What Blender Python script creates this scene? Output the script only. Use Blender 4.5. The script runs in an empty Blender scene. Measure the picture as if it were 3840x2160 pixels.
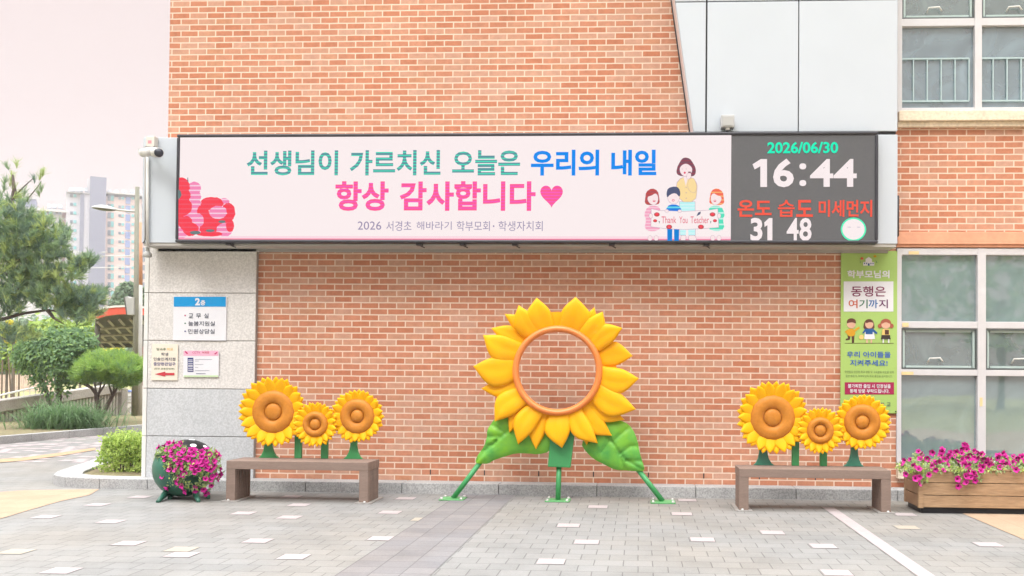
import bpy, bmesh, math, random
import numpy as np
from mathutils import Vector, Matrix
from mathutils.geometry import delaunay_2d_cdt, tessellate_polygon
random.seed(7); RNG = np.random.default_rng(11)
SC = bpy.context.scene; COL = SC.collection
rad = math.radians

# ---------------------------------------------------------------- camera
F, CX, CY = 3600.0, 2216.85, 1339.25            # focal length and principal point (3840 px wide frame)
YAW, PIT, ROL, DIST, EYE = .050993, .019494, .0086011, 10.504, 1.28
cd = Vector((-math.sin(YAW)*math.cos(PIT), math.cos(YAW)*math.cos(PIT), math.sin(PIT)))
cr = Vector((math.cos(YAW), math.sin(YAW), 0)); cu = cr.cross(cd)
cr, cu = cr*math.cos(ROL)+cu*math.sin(ROL), -cr*math.sin(ROL)+cu*math.cos(ROL)
CAM = Vector((0, -DIST, EYE))
cam = bpy.data.objects.new('camera', bpy.data.cameras.new('camera')); COL.objects.link(cam)
cam.matrix_world = Matrix(((cr.x, cu.x, -cd.x, CAM.x), (cr.y, cu.y, -cd.y, CAM.y), (cr.z, cu.z, -cd.z, CAM.z), (0, 0, 0, 1)))
cam.data.sensor_width = 36; cam.data.lens = 36*F/3840
cam.data.shift_x = -(CX-1920)/3840; cam.data.shift_y = (CY-1080)/3840
cam.data.clip_start = .05; cam.data.clip_end = 3000
SC.camera = cam

# ---------------------------------------------------------------- sky, sun, exposure
SUN_EL, SUN_AZ = rad(52), rad(200)
world = bpy.data.worlds.new('World'); SC.world = world; world.use_nodes = True
nt = world.node_tree; nt.nodes.clear()
wo = nt.nodes.new('ShaderNodeOutputWorld'); bg = nt.nodes.new('ShaderNodeBackground')
sky = nt.nodes.new('ShaderNodeTexSky'); sky.sky_type = 'NISHITA'; sky.sun_disc = False
sky.sun_elevation = SUN_EL; sky.sun_rotation = SUN_AZ; sky.dust_density = 3
tc = nt.nodes.new('ShaderNodeTexCoord'); sx = nt.nodes.new('ShaderNodeSeparateXYZ')
rp = nt.nodes.new('ShaderNodeValToRGB'); mul = nt.nodes.new('ShaderNodeVectorMath'); mul.operation = 'SCALE'
mx = nt.nodes.new('ShaderNodeMix'); mx.data_type = 'RGBA'
e = rp.color_ramp.elements
e[0].position = 0; e[0].color = (.230, .190, .183, 1)
e[1].position = 1; e[1].color = (1.8, 1.81, 1.84, 1)
for p_, c_ in ((.42, (.230, .190, .183, 1)), (.70, (1.42, 1.43, 1.45, 1))):
    k = e.new(p_); k.color = c_
mul.inputs['Scale'].default_value = 36.0         # overcast cloud deck, brighter overhead
mx.inputs['Factor'].default_value = .04
bg.inputs['Strength'].default_value = .1
L = nt.links
L.new(tc.outputs['Generated'], sx.inputs[0]); L.new(sx.outputs['Z'], rp.inputs[0]); L.new(rp.outputs[0], mul.inputs[0])
L.new(mul.outputs[0], mx.inputs['A']); L.new(sky.outputs[0], mx.inputs['B']); L.new(mx.outputs['Result'], bg.inputs[0]); L.new(bg.outputs[0], wo.inputs[0])
sl = bpy.data.lights.new('sun', 'SUN'); sl.energy = 1.5; sl.angle = rad(14); sl.color = (1, .96, .9)
sun = bpy.data.objects.new('sun', sl); COL.objects.link(sun)
sdir = Vector((math.sin(rad(-18))*math.cos(SUN_EL), -math.cos(rad(-18))*math.cos(SUN_EL), math.sin(SUN_EL)))
sun.rotation_euler = sdir.to_track_quat('Z', 'Y').to_euler(); sun.location = sdir*40
SC.view_settings.view_transform = 'Standard'; SC.view_settings.look = 'None'
SC.view_settings.exposure = 0; SC.view_settings.gamma = 1
SC.render.engine = 'CYCLES'; SC.cycles.use_denoising = True; SC.cycles.max_bounces = 6

# ---------------------------------------------------------------- pixel (2576 px wide reading) -> point on a real plane
K = 3840/2576
def _ray(q, r): return cd+cr*((q*K-CX)/F)-cu*((r*K-CY)/F)
def at(q, r, Y=0.0):
    v = _ray(q, r); return CAM+v*((Y+DIST)/v.y)
def gp(q, r, z=0.0):
    v = _ray(q, r); return CAM+v*((z-EYE)/v.z)
def lin(*c): return tuple((x/255/12.92 if x/255 <= .04045 else ((x/255+.055)/1.055)**2.4) for x in c)

# ---------------------------------------------------------------- materials
MATS = {}
def nodes(name):
    m = bpy.data.materials.new(name); m.use_nodes = True; n = m.node_tree.nodes; n.clear()
    out = n.new('ShaderNodeOutputMaterial'); p = n.new('ShaderNodeBsdfPrincipled')
    m.node_tree.links.new(p.outputs[0], out.inputs[0]); MATS[name] = m
    return m, m.node_tree, p, out
def N(t, kind, **kw):
    n = t.nodes.new(kind)
    for k_, v_ in kw.items():
        if k_ in n.inputs: n.inputs[k_].default_value = v_
        else: setattr(n, k_, v_)
    return n
def rgba(c): return (c[0], c[1], c[2], 1)
def mixc(t, f, a, b, mode='MIX'):
    m = N(t, 'ShaderNodeMix', data_type='RGBA', blend_type=mode)
    for s, v in (('Factor', f), ('A', a), ('B', b)):
        i = m.inputs[0] if s == 'Factor' else (m.inputs[6] if s == 'A' else m.inputs[7])
        if hasattr(v, 'links'): t.links.new(v, i)
        else: i.default_value = v if s == 'Factor' else rgba(v)
    return m.outputs[2]
def mat(name, col, rough=.6, var=.12, scale=6, fine=0, fscale=120, bump=0, metal=0, stretch=None, col2=None, spec=.5, coat=0):
    m, t, p, o = nodes(name)
    co = N(t, 'ShaderNodeTexCoord').outputs['Object']
    if stretch:
        mp = N(t, 'ShaderNodeMapping'); mp.inputs['Scale'].default_value = stretch; t.links.new(co, mp.inputs[0]); co = mp.outputs[0]
    n1 = N(t, 'ShaderNodeTexNoise', Scale=scale, Detail=5.0, Roughness=.6); t.links.new(co, n1.inputs['Vector'])
    r = N(t, 'ShaderNodeMapRange'); r.inputs['From Min'].default_value = .3; r.inputs['From Max'].default_value = .7; t.links.new(n1.outputs[0], r.inputs[0])
    a = tuple(c*(1-var) for c in col); b = col2 or tuple(min(1, c*(1+var)) for c in col)
    c = mixc(t, r.outputs[0], a, b)
    if fine:
        n2 = N(t, 'ShaderNodeTexNoise', Scale=fscale, Detail=2.0); t.links.new(co, n2.inputs['Vector'])
        r2 = N(t, 'ShaderNodeMapRange'); r2.inputs['From Min'].default_value = .35; r2.inputs['From Max'].default_value = .65
        r2.inputs['To Min'].default_value = 1-fine; r2.inputs['To Max'].default_value = 1+fine*.6; t.links.new(n2.outputs[0], r2.inputs[0])
        vm = N(t, 'ShaderNodeVectorMath', operation='SCALE'); t.links.new(c, vm.inputs[0]); t.links.new(r2.outputs[0], vm.inputs['Scale']); c = vm.outputs[0]
    t.links.new(c, p.inputs['Base Color'])
    p.inputs['Roughness'].default_value = rough; p.inputs['Metallic'].default_value = metal
    p.inputs['Specular IOR Level'].default_value = spec; p.inputs['Coat Weight'].default_value = coat
    if bump:
        bn = N(t, 'ShaderNodeBump', Strength=bump, Distance=.01)
        t.links.new((n2 if fine else n1).outputs[0], bn.inputs['Height']); t.links.new(bn.outputs[0], p.inputs['Normal'])
    return m
def emit(name, rgb, stripe=None, period=.033):
    m, t, p, o = nodes(name); t.nodes.remove(p)
    em = N(t, 'ShaderNodeEmission'); em.inputs[0].default_value = rgba(lin(*rgb))
    if stripe:                                     # scan lines of the display
        co = N(t, 'ShaderNodeTexCoord').outputs['Object']; s = N(t, 'ShaderNodeSeparateXYZ'); t.links.new(co, s.inputs[0])
        a = N(t, 'ShaderNodeMath', operation='MULTIPLY'); a.inputs[1].default_value = 2*math.pi/period; t.links.new(s.outputs[2], a.inputs[0])
        b = N(t, 'ShaderNodeMath', operation='SINE'); t.links.new(a.outputs[0], b.inputs[0])
        r = N(t, 'ShaderNodeMapRange'); r.inputs['From Min'].default_value = .35; r.inputs['From Max'].default_value = .95; t.links.new(b.outputs[0], r.inputs[0])
        t.links.new(mixc(t, r.outputs[0], lin(*rgb), lin(*stripe)), em.inputs[0])
    t.links.new(em.outputs[0], o.inputs[0]); return m
def leafmat(name, dark, light, scale=5, trans=.25, rough=.55):
    m, t, p, o = nodes(name)
    co = N(t, 'ShaderNodeTexCoord').outputs['Object']
    n1 = N(t, 'ShaderNodeTexNoise', Scale=scale, Detail=3.0); n2 = N(t, 'ShaderNodeTexNoise', Scale=scale*9, Detail=1.0)
    t.links.new(co, n1.inputs['Vector']); t.links.new(co, n2.inputs['Vector'])
    ad = N(t, 'ShaderNodeMath', operation='ADD'); t.links.new(n1.outputs[0], ad.inputs[0]); t.links.new(n2.outputs[0], ad.inputs[1])
    r = N(t, 'ShaderNodeMapRange'); r.inputs['From Min'].default_value = .75; r.inputs['From Max'].default_value = 1.25; t.links.new(ad.outputs[0], r.inputs[0])
    c = mixc(t, r.outputs[0], dark, light)
    t.links.new(c, p.inputs['Base Color']); p.inputs['Roughness'].default_value = rough; p.inputs['Specular IOR Level'].default_value = .3
    tr = N(t, 'ShaderNodeBsdfTranslucent'); t.links.new(c, tr.inputs[0])
    ms = N(t, 'ShaderNodeMixShader'); ms.inputs[0].default_value = trans
    t.links.new(p.outputs[0], ms.inputs[1]); t.links.new(tr.outputs[0], ms.inputs[2]); t.links.new(ms.outputs[0], o.inputs[0])
    return m

def brickmat():
    m, t, p, o = nodes('brick')
    co = N(t, 'ShaderNodeTexCoord').outputs['Object']; s = N(t, 'ShaderNodeSeparateXYZ'); t.links.new(co, s.inputs[0])
    g = N(t, 'ShaderNodeNewGeometry'); gs = N(t, 'ShaderNodeSeparateXYZ'); t.links.new(g.outputs['Normal'], gs.inputs[0])
    ab = N(t, 'ShaderNodeMath', operation='ABSOLUTE'); t.links.new(gs.outputs[0], ab.inputs[0])
    gt = N(t, 'ShaderNodeMath', operation='GREATER_THAN'); gt.inputs[1].default_value = .5; t.links.new(ab.outputs[0], gt.inputs[0])
    mxv = N(t, 'ShaderNodeMix', data_type='FLOAT'); t.links.new(gt.outputs[0], mxv.inputs[0]); t.links.new(s.outputs[0], mxv.inputs[2]); t.links.new(s.outputs[1], mxv.inputs[3])
    sb = N(t, 'ShaderNodeMath', operation='SUBTRACT'); sb.inputs[1].default_value = .2371; t.links.new(s.outputs[2], sb.inputs[0])
    wob = N(t, 'ShaderNodeTexNoise', Scale=9.0, Detail=2.0); t.links.new(co, wob.inputs['Vector'])
    w2 = N(t, 'ShaderNodeMath', operation='MULTIPLY_ADD'); w2.inputs[1].default_value = .006; w2.inputs[2].default_value = -.003; t.links.new(wob.outputs[0], w2.inputs[0])
    xa = N(t, 'ShaderNodeMath', operation='ADD'); t.links.new(mxv.outputs[0], xa.inputs[0]); t.links.new(w2.outputs[0], xa.inputs[1])
    za = N(t, 'ShaderNodeMath', operation='ADD'); t.links.new(sb.outputs[0], za.inputs[0]); t.links.new(w2.outputs[0], za.inputs[1])
    cb = N(t, 'ShaderNodeCombineXYZ'); t.links.new(xa.outputs[0], cb.inputs[0]); t.links.new(za.outputs[0], cb.inputs[1])
    bk = N(t, 'ShaderNodeTexBrick'); bk.offset = .5; bk.squash = 1
    for k_, v_ in (('Color1', (0, 0, 0, 1)), ('Color2', (1, 1, 1, 1)), ('Mortar', (.5, .5, .5, 1)), ('Scale', 1), ('Mortar Size', .0072), ('Mortar Smooth', .15), ('Bias', 0), ('Brick Width', .2), ('Row Height', .06796)):
        bk.inputs[k_].default_value = v_
    t.links.new(cb.outputs[0], bk.inputs['Vector'])
    ramp = N(t, 'ShaderNodeValToRGB'); ramp.color_ramp.interpolation = 'LINEAR'
    cs = [(0, BR[0]), (.2, BR[1]), (.42, BR[2]), (.62, BR[3]), (.8, BR[4]), (1, BR[5])]
    el = ramp.color_ramp.elements; el[0].position = 0; el[0].color = rgba(cs[0][1]); el[1].position = 1; el[1].color = rgba(cs[-1][1])
    for p_, c_ in cs[1:-1]: k = el.new(p_); k.color = rgba(c_)
    t.links.new(bk.outputs['Color'], ramp.inputs[0])
    n2 = N(t, 'ShaderNodeTexNoise', Scale=14.0, Detail=6.0, Roughness=.65); t.links.new(co, n2.inputs['Vector'])
    r2 = N(t, 'ShaderNodeMapRange'); r2.inputs['From Min'].default_value = .3; r2.inputs['From Max'].default_value = .7; r2.inputs['To Min'].default_value = .86; r2.inputs['To Max'].default_value = 1.14; t.links.new(n2.outputs[0], r2.inputs[0])
    vm = N(t, 'ShaderNodeVectorMath', operation='SCALE'); t.links.new(ramp.outputs[0], vm.inputs[0]); t.links.new(r2.outputs[0], vm.inputs['Scale'])
    n3 = N(t, 'ShaderNodeTexNoise', Scale=3.0, Detail=4.0); t.links.new(co, n3.inputs['Vector'])
    n4 = N(t, 'ShaderNodeTexNoise', Scale=.8, Detail=5.0, Roughness=.6); t.links.new(co, n4.inputs['Vector'])
    r4 = N(t, 'ShaderNodeMapRange'); r4.inputs['From Min'].default_value = .3; r4.inputs['From Max'].default_value = .7; r4.inputs['To Min'].default_value = .90; r4.inputs['To Max'].default_value = 1.07; t.links.new(n4.outputs[0], r4.inputs[0])
    mo = mixc(t, n3.outputs[0], MORTAR[0], MORTAR[1])
    c0 = mixc(t, bk.outputs['Fac'], vm.outputs[0], mo); v4 = N(t, 'ShaderNodeVectorMath', operation='SCALE'); t.links.new(c0, v4.inputs[0]); t.links.new(r4.outputs[0], v4.inputs['Scale']); c = v4.outputs[0]
    t.links.new(c, p.inputs['Base Color']); p.inputs['Roughness'].default_value = .85; p.inputs['Specular IOR Level'].default_value = .2
    inv = N(t, 'ShaderNodeMath', operation='MULTIPLY_ADD'); inv.inputs[1].default_value = -1; inv.inputs[2].default_value = 1; t.links.new(bk.outputs['Fac'], inv.inputs[0])
    ad = N(t, 'ShaderNodeMath', operation='MULTIPLY_ADD'); ad.inputs[1].default_value = .25; t.links.new(n2.outputs[0], ad.inputs[0]); t.links.new(inv.outputs[0], ad.inputs[2])
    bn = N(t, 'ShaderNodeBump', Strength=.55, Distance=.006); t.links.new(ad.outputs[0], bn.inputs['Height']); t.links.new(bn.outputs[0], p.inputs['Normal'])
    return m
BR = [(.425, .165, .092), (.45, .185, .108), (.465, .205, .125), (.48, .238, .152), (.48, .275, .197), (.465, .218, .124)]
MORTAR = [(.62, .465, .36), (.68, .53, .42)]

def pavemat(name, c1, c2, joint, w, h, off=.5, warm=None, ms=.004, ox=0, oy=0):
    m, t, p, o = nodes(name)
    co = N(t, 'ShaderNodeTexCoord').outputs['Object']
    mp = N(t, 'ShaderNodeMapping'); mp.inputs['Location'].default_value = (ox, oy, 0); t.links.new(co, mp.inputs[0])
    nw = N(t, 'ShaderNodeTexNoise', Scale=5.0, Detail=1.0); t.links.new(co, nw.inputs['Vector'])
    wv = N(t, 'ShaderNodeVectorMath', operation='SCALE'); wv.inputs['Scale'].default_value = .008; t.links.new(nw.outputs['Color'], wv.inputs[0])
    av = N(t, 'ShaderNodeVectorMath', operation='ADD'); t.links.new(mp.outputs[0], av.inputs[0]); t.links.new(wv.outputs[0], av.inputs[1])
    bk = N(t, 'ShaderNodeTexBrick'); bk.offset = off
    for k_, v_ in (('Color1', rgba(c1)), ('Color2', rgba(c2)), ('Mortar', rgba(joint)), ('Scale', 1), ('Mortar Size', ms), ('Mortar Smooth', .3), ('Bias', 0), ('Brick Width', w), ('Row Height', h)):
        bk.inputs[k_].default_value = v_
    t.links.new(av.outputs[0], bk.inputs['Vector'])
    c = bk.outputs['Color']
    n2 = N(t, 'ShaderNodeTexNoise', Scale=.55, Detail=4.0); t.links.new(co, n2.inputs['Vector'])
    r2 = N(t, 'ShaderNodeMapRange'); r2.inputs['From Min'].default_value = .4; r2.inputs['From Max'].default_value = .68; t.links.new(n2.outputs[0], r2.inputs[0])
    if warm: c = mixc(t, r2.outputs[0], c, warm, 'MULTIPLY')
    n3 = N(t, 'ShaderNodeTexNoise', Scale=60.0, Detail=4.0, Roughness=.7); t.links.new(co, n3.inputs['Vector'])
    r3 = N(t, 'ShaderNodeMapRange'); r3.inputs['From Min'].default_value = .3; r3.inputs['From Max'].default_value = .7; r3.inputs['To Min'].default_value = .9; r3.inputs['To Max'].default_value = 1.08; t.links.new(n3.outputs[0], r3.inputs[0])
    n5 = N(t, 'ShaderNodeTexNoise', Scale=1.7, Detail=6.0, Roughness=.65); t.links.new(co, n5.inputs['Vector'])
    r5 = N(t, 'ShaderNodeMapRange'); r5.inputs['From Min'].default_value = .32; r5.inputs['From Max'].default_value = .55; r5.inputs['To Min'].default_value = .86; r5.inputs['To Max'].default_value = 1.02; t.links.new(n5.outputs[0], r5.inputs[0])
    m5 = N(t, 'ShaderNodeMath', operation='MULTIPLY'); t.links.new(r3.outputs[0], m5.inputs[0]); t.links.new(r5.outputs[0], m5.inputs[1])
    vm = N(t, 'ShaderNodeVectorMath', operation='SCALE'); t.links.new(c, vm.inputs[0]); t.links.new(m5.outputs[0], vm.inputs['Scale'])
    t.links.new(vm.outputs[0], p.inputs['Base Color']); p.inputs['Roughness'].default_value = .85; p.inputs['Specular IOR Level'].default_value = .25
    bn = N(t, 'ShaderNodeBump', Strength=.5, Distance=.004, invert=True); t.links.new(bk.outputs['Fac'], bn.inputs['Height']); t.links.new(bn.outputs[0], p.inputs['Normal'])
    return m

def glassmat(name, tint, clear, rough=.03, painted_refl=.3):
    m, t, p, o = nodes(name)
    co = N(t, 'ShaderNodeTexCoord').outputs['Object']
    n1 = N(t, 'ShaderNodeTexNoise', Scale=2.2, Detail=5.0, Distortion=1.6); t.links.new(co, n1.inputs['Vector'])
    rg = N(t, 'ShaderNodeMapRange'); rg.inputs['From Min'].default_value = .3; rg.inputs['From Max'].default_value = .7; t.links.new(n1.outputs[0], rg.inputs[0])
    c = mixc(t, rg.outputs[0], tuple(x*(1-painted_refl) for x in tint), tuple(x*(1+painted_refl*.65) for x in tint))  # cloudy reflections and swirls painted into the glass colour by noise
    t.links.new(c, p.inputs['Base Color']); p.inputs['Roughness'].default_value = rough; p.inputs['Specular IOR Level'].default_value = .8
    nb = N(t, 'ShaderNodeTexNoise', Scale=1.6, Detail=1.0); t.links.new(co, nb.inputs['Vector'])
    bn = N(t, 'ShaderNodeBump', Strength=.12, Distance=.02); t.links.new(nb.outputs[0], bn.inputs['Height']); t.links.new(bn.outputs[0], p.inputs['Normal'])
    tr = N(t, 'ShaderNodeBsdfTransparent'); tr.inputs[0].default_value = (.78, .88, .86, 1)
    ms = N(t, 'ShaderNodeMixShader'); ms.inputs[0].default_value = clear
    t.links.new(p.outputs[0], ms.inputs[1]); t.links.new(tr.outputs[0], ms.inputs[2])
    gl = N(t, 'ShaderNodeBsdfGlossy'); gl.inputs['Roughness'].default_value = .02; t.links.new(bn.outputs[0], gl.inputs['Normal'])
    m2 = N(t, 'ShaderNodeMixShader'); m2.inputs[0].default_value = .15; t.links.new(ms.outputs[0], m2.inputs[1]); t.links.new(gl.outputs[0], m2.inputs[2])
    t.links.new(m2.outputs[0], o.inputs[0])
    return m

# ---------------------------------------------------------------- mesh helpers
class MB:
    def __init__(s): s.v = []; s.f = []; s.m = []
    def add(s, vs, fs, mi=0):
        b = len(s.v); s.v += [tuple(v) for v in vs]; s.f += [tuple(i+b for i in f) for f in fs]; s.m += [mi]*len(fs); return s
    def box(s, x0, x1, y0, y1, z0, z1, mi=0):
        x0, x1 = min(x0, x1), max(x0, x1); y0, y1 = min(y0, y1), max(y0, y1); z0, z1 = min(z0, z1), max(z0, z1)
        return s.add([(x0, y0, z0), (x1, y0, z0), (x1, y1, z0), (x0, y1, z0), (x0, y0, z1), (x1, y0, z1), (x1, y1, z1), (x0, y1, z1)],
                     [(0, 3, 2, 1), (4, 5, 6, 7), (0, 1, 5, 4), (1, 2, 6, 5), (2, 3, 7, 6), (3, 0, 4, 7)], mi)
    def prism(s, poly, y0, y1, mi=0):          # poly in (x, z), extruded along y (y0 = front, towards the camera)
        n = len(poly)
        if sum(poly[i][0]*poly[(i+1) % n][1]-poly[(i+1) % n][0]*poly[i][1] for i in range(n)) < 0: poly = poly[::-1]
        vs = [(x, y0, z) for x, z in poly]+[(x, y1, z) for x, z in poly]
        tr = tessellate_polygon([[Vector((x, z, 0)) for x, z in poly]])
        fs = []
        for a, b, c in tr:
            ax, az = poly[a]; bx, bz = poly[b]; cx, cz = poly[c]
            if (bx-ax)*(cz-az)-(bz-az)*(cx-ax) < 0: b, c = c, b
            fs += [(a, b, c), (a+n, c+n, b+n)]
        fs += [(i, i+n, (i+1) % n+n, (i+1) % n) for i in range(n)]
        return s.add(vs, fs, mi)
    def flat(s, poly, y, mi=0):                # flat printed shape in the x-z plane
        tr = tessellate_polygon([[Vector((x, z, 0)) for x, z in poly]]); fs = []
        for a, b, c in tr:
            ax, az = poly[a]; bx, bz = poly[b]; cx, cz = poly[c]
            if (bx-ax)*(cz-az)-(bz-az)*(cx-ax) < 0: b, c = c, b
            fs.append((a, b, c))
        return s.add([(x, y, z) for x, z in poly], fs, mi)
    def slab(s, poly, z0, z1, mi=0):           # poly in (x, y), extruded along z
        n = len(poly)
        if sum(poly[i][0]*poly[(i+1) % n][1]-poly[(i+1) % n][0]*poly[i][1] for i in range(n)) < 0: poly = poly[::-1]
        tr = tessellate_polygon([[Vector((x, y, 0)) for x, y in poly]]); fs = []
        for a, b, c in tr:
            ax, az = poly[a]; bx, bz = poly[b]; cx, cz = poly[c]
            if (bx-ax)*(cz-az)-(bz-az)*(cx-ax) < 0: b, c = c, b
            fs += [(a+n, b+n, c+n), (a, c, b)]
        fs += [(i, (i+1) % n, (i+1) % n+n, i+n) for i in range(n)]
        return s.add([(x, y, z0) for x, y in poly]+[(x, y, z1) for x, y in poly], fs, mi)
    def sheet(s, poly, z, mi=0):
        n = len(poly)
        if sum(poly[i][0]*poly[(i+1) % n][1]-poly[(i+1) % n][0]*poly[i][1] for i in range(n)) < 0: poly = poly[::-1]
        return s.add([(x, y, z) for x, y in poly], [tuple(range(n))], mi)
    def tube(s, pts, r, n=8, mi=0, cap=True):
        pts = [Vector(p) for p in pts]; rr = r if isinstance(r, (list, tuple)) else [r]*len(pts)
        vs = []; fs = []; up = Vector((0, 0, 1))
        for i, p in enumerate(pts):
            d = (pts[min(i+1, len(pts)-1)]-pts[max(i-1, 0)]).normalized()
            a = d.cross(up if abs(d.z) < .95 else Vector((1, 0, 0))).normalized(); b = d.cross(a)
            for k in range(n):
                t = 2*math.pi*k/n; vs.append(p+a*(rr[i]*math.cos(t))+b*(rr[i]*math.sin(t)))
        for i in range(len(pts)-1):
            for k in range(n): fs.append((i*n+k, (i+1)*n+k, (i+1)*n+(k+1) % n, i*n+(k+1) % n))
        if cap: fs += [tuple(range(n)), tuple(range(len(vs)-n, len(vs)))[::-1]]
        return s.add(vs, fs, mi)
    def lathe(s, prof, c=(0, 0, 0), n=32, axis='z', mi=0):   # prof = [(r, h)]
        vs = []; fs = []; c = Vector(c)
        for r, h in prof:
            for k in range(n):
                t = 2*math.pi*k/n; a, b = r*math.cos(t), r*math.sin(t)
                vs.append(c+(Vector((a, b, h)) if axis == 'z' else Vector((a, -h, b))))
        for i in range(len(prof)-1):
            for k in range(n):
                fs.append((i*n+k, i*n+(k+1) % n, (i+1)*n+(k+1) % n, (i+1)*n+k))
        return s.add(vs, fs, mi)
    def build(s, name, mats, parent=None, smooth=False, bevel=0, base=None):
        off = base if base is not None else (wloc(parent) if parent else Vector((0, 0, 0)))
        me = bpy.data.meshes.new(name)
        me.from_pydata([(v[0]-off[0], v[1]-off[1], v[2]-off[2]) for v in s.v], [], s.f)
        mats = mats if isinstance(mats, (list, tuple)) else [mats]
        for m in mats: me.materials.append(MATS[m] if isinstance(m, str) else m)
        if len(mats) > 1: me.polygons.foreach_set('material_index', s.m)
        if smooth: me.polygons.foreach_set('use_smooth', [True]*len(me.polygons))
        me.update()
        o = bpy.data.objects.new(name, me); COL.objects.link(o)
        if parent: o.parent = parent
        else: o.location = off
        if bevel:
            b = o.modifiers.new('bevel', 'BEVEL'); b.width = bevel; b.segments = 2; b.limit_method = 'ANGLE'; b.angle_limit = rad(40)
        return o
def wloc(o):
    p = Vector((0, 0, 0))
    while o: p = p+o.location; o = o.parent
    return p
def tag(o, label=None, cat=None, group=None, kind=None):
    if label: o['label'] = label
    if cat: o['category'] = cat
    if group: o['group'] = group
    if kind: o['kind'] = kind
    return o
def thing(name, label, cat, loc=(0, 0, 0), group=None):
    o = bpy.data.objects.new(name, None); COL.objects.link(o); o.location = loc; o.empty_display_size = .1
    return tag(o, label, cat, group)
def copy_tree(o, parent=None):
    c = o.copy(); COL.objects.link(c)
    if parent: c.parent = parent
    for ch in list(o.children): copy_tree(ch, c)
    return c
def place(src, parent, loc, rot=None, scale=None):
    c = src.copy(); COL.objects.link(c); c.parent = parent; c.location = Vector(loc)-(wloc(parent) if parent else Vector((0, 0, 0)))
    if rot is not None: c.rotation_euler = rot
    if scale is not None: c.scale = (scale,)*3 if not isinstance(scale, (tuple, list)) else scale
    return c
def text(txt, x0, x1, z0, z1, y, m, parent, bold=0.0, name='lettering', thick=0.0):
    cu_ = bpy.data.curves.new('t', 'FONT'); cu_.body = txt; cu_.offset = bold; cu_.resolution_u = 3
    if thick: cu_.extrude = .02
    ob = bpy.data.objects.new('t', cu_); COL.objects.link(ob)
    dg = bpy.context.evaluated_depsgraph_get(); me = bpy.data.meshes.new_from_object(ob.evaluated_get(dg))
    bpy.data.objects.remove(ob); bpy.data.curves.remove(cu_)
    n = len(me.vertices); co = np.empty(n*3, 'f'); me.vertices.foreach_get('co', co); co = co.reshape(-1, 3)
    lo, hi = co.min(0), co.max(0); off = wloc(parent)
    out = np.empty_like(co)
    out[:, 0] = x0+(co[:, 0]-lo[0])/(hi[0]-lo[0])*(x1-x0)-off.x
    out[:, 2] = z0+(co[:, 1]-lo[1])/(hi[1]-lo[1])*(z1-z0)-off.z
    out[:, 1] = y-off.y
    me.vertices.foreach_set('co', out.ravel()); me.name = name; me.materials.clear(); me.materials.append(MATS[m] if isinstance(m, str) else m); me.update()
    o = bpy.data.objects.new(name, me); COL.objects.link(o); o.parent = parent
    return o
def qtext(txt, q0, r0, q1, r1, Y, m, parent, bold=.0, name='lettering'):
    a, b = at(q0, r0, Y), at(q1, r1, Y); return text(txt, a.x, b.x, b.z, a.z, Y, m, parent, bold, name)
def qpoly(pts, Y): return [(p.x, p.z) for p in (at(q, r, Y) for q, r in pts)]
def inside(p, poly):
    x, y = p; c = False; n = len(poly)
    for i in range(n):
        x1, y1 = poly[i]; x2, y2 = poly[i-1]
        if (y1 > y) != (y2 > y) and x < (x2-x1)*(y-y1)/(y2-y1)+x1: c = not c
    return c
def segd(p, a, b):
    ax, ay = a; bx, by = b; px, py = p; dx, dy = bx-ax, by-ay; l = dx*dx+dy*dy or 1e-9
    t = max(0, min(1, ((px-ax)*dx+(py-ay)*dy)/l)); return math.hypot(px-ax-t*dx, py-ay-t*dy)
def smooth_loop(pts, it=2):
    for _ in range(it):
        o = []
        for i in range(len(pts)):
            a, b = pts[i], pts[(i+1) % len(pts)]
            o += [(a[0]*.75+b[0]*.25, a[1]*.75+b[1]*.25), (a[0]*.25+b[0]*.75, a[1]*.25+b[1]*.75)]
        pts = o
    return pts
def relief(mb, poly, height, y, thick, step, mi=0):      # solid with a moulded front: poly (x,z); height(x,z,edge distance) -> towards the camera
    n = len(poly); xs = [p[0] for p in poly]; zs = [p[1] for p in poly]; pts = [Vector(p) for p in poly]
    x = min(xs)+step/2
    while x < max(xs):
        z = min(zs)+step/2
        while z < max(zs):
            q = (x+random.uniform(-.2, .2)*step, z+random.uniform(-.2, .2)*step)
            if inside(q, poly) and min(segd(q, poly[i], poly[i-1]) for i in range(n)) > step*.45: pts.append(Vector(q))
            z += step
        x += step
    r = delaunay_2d_cdt(pts, [], [list(range(n))], 1, 1e-6)
    V2, Fc = r[0], r[2]; vs = []
    for p in V2:
        d = min(segd(p, poly[i], poly[i-1]) for i in range(n)); vs.append((p[0], y-height(p[0], p[1], d), p[1]))
    fs = []
    for f in Fc:
        a, b, c = [V2[i] for i in f[:3]]
        fs.append(tuple(f) if (b[0]-a[0])*(c[1]-a[1])-(b[1]-a[1])*(c[0]-a[0]) > 0 else tuple(f)[::-1])
    m = len(vs); mb.add(vs, fs, mi)
    loop = poly if sum(poly[i][0]*poly[(i+1) % n][1]-poly[(i+1) % n][0]*poly[i][1] for i in range(n)) > 0 else poly[::-1]
    rim = [(p[0], y-height(p[0], p[1], 0), p[1]) for p in loop]+[(p[0], y+thick, p[1]) for p in loop]
    mb.add(rim, [(i, i+n, (i+1) % n+n, (i+1) % n) for i in range(n)], mi)
    mb.add([(p[0], y+thick, p[1]) for p in loop[::-1]], [tuple(range(n))], mi)
    return mb
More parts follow.
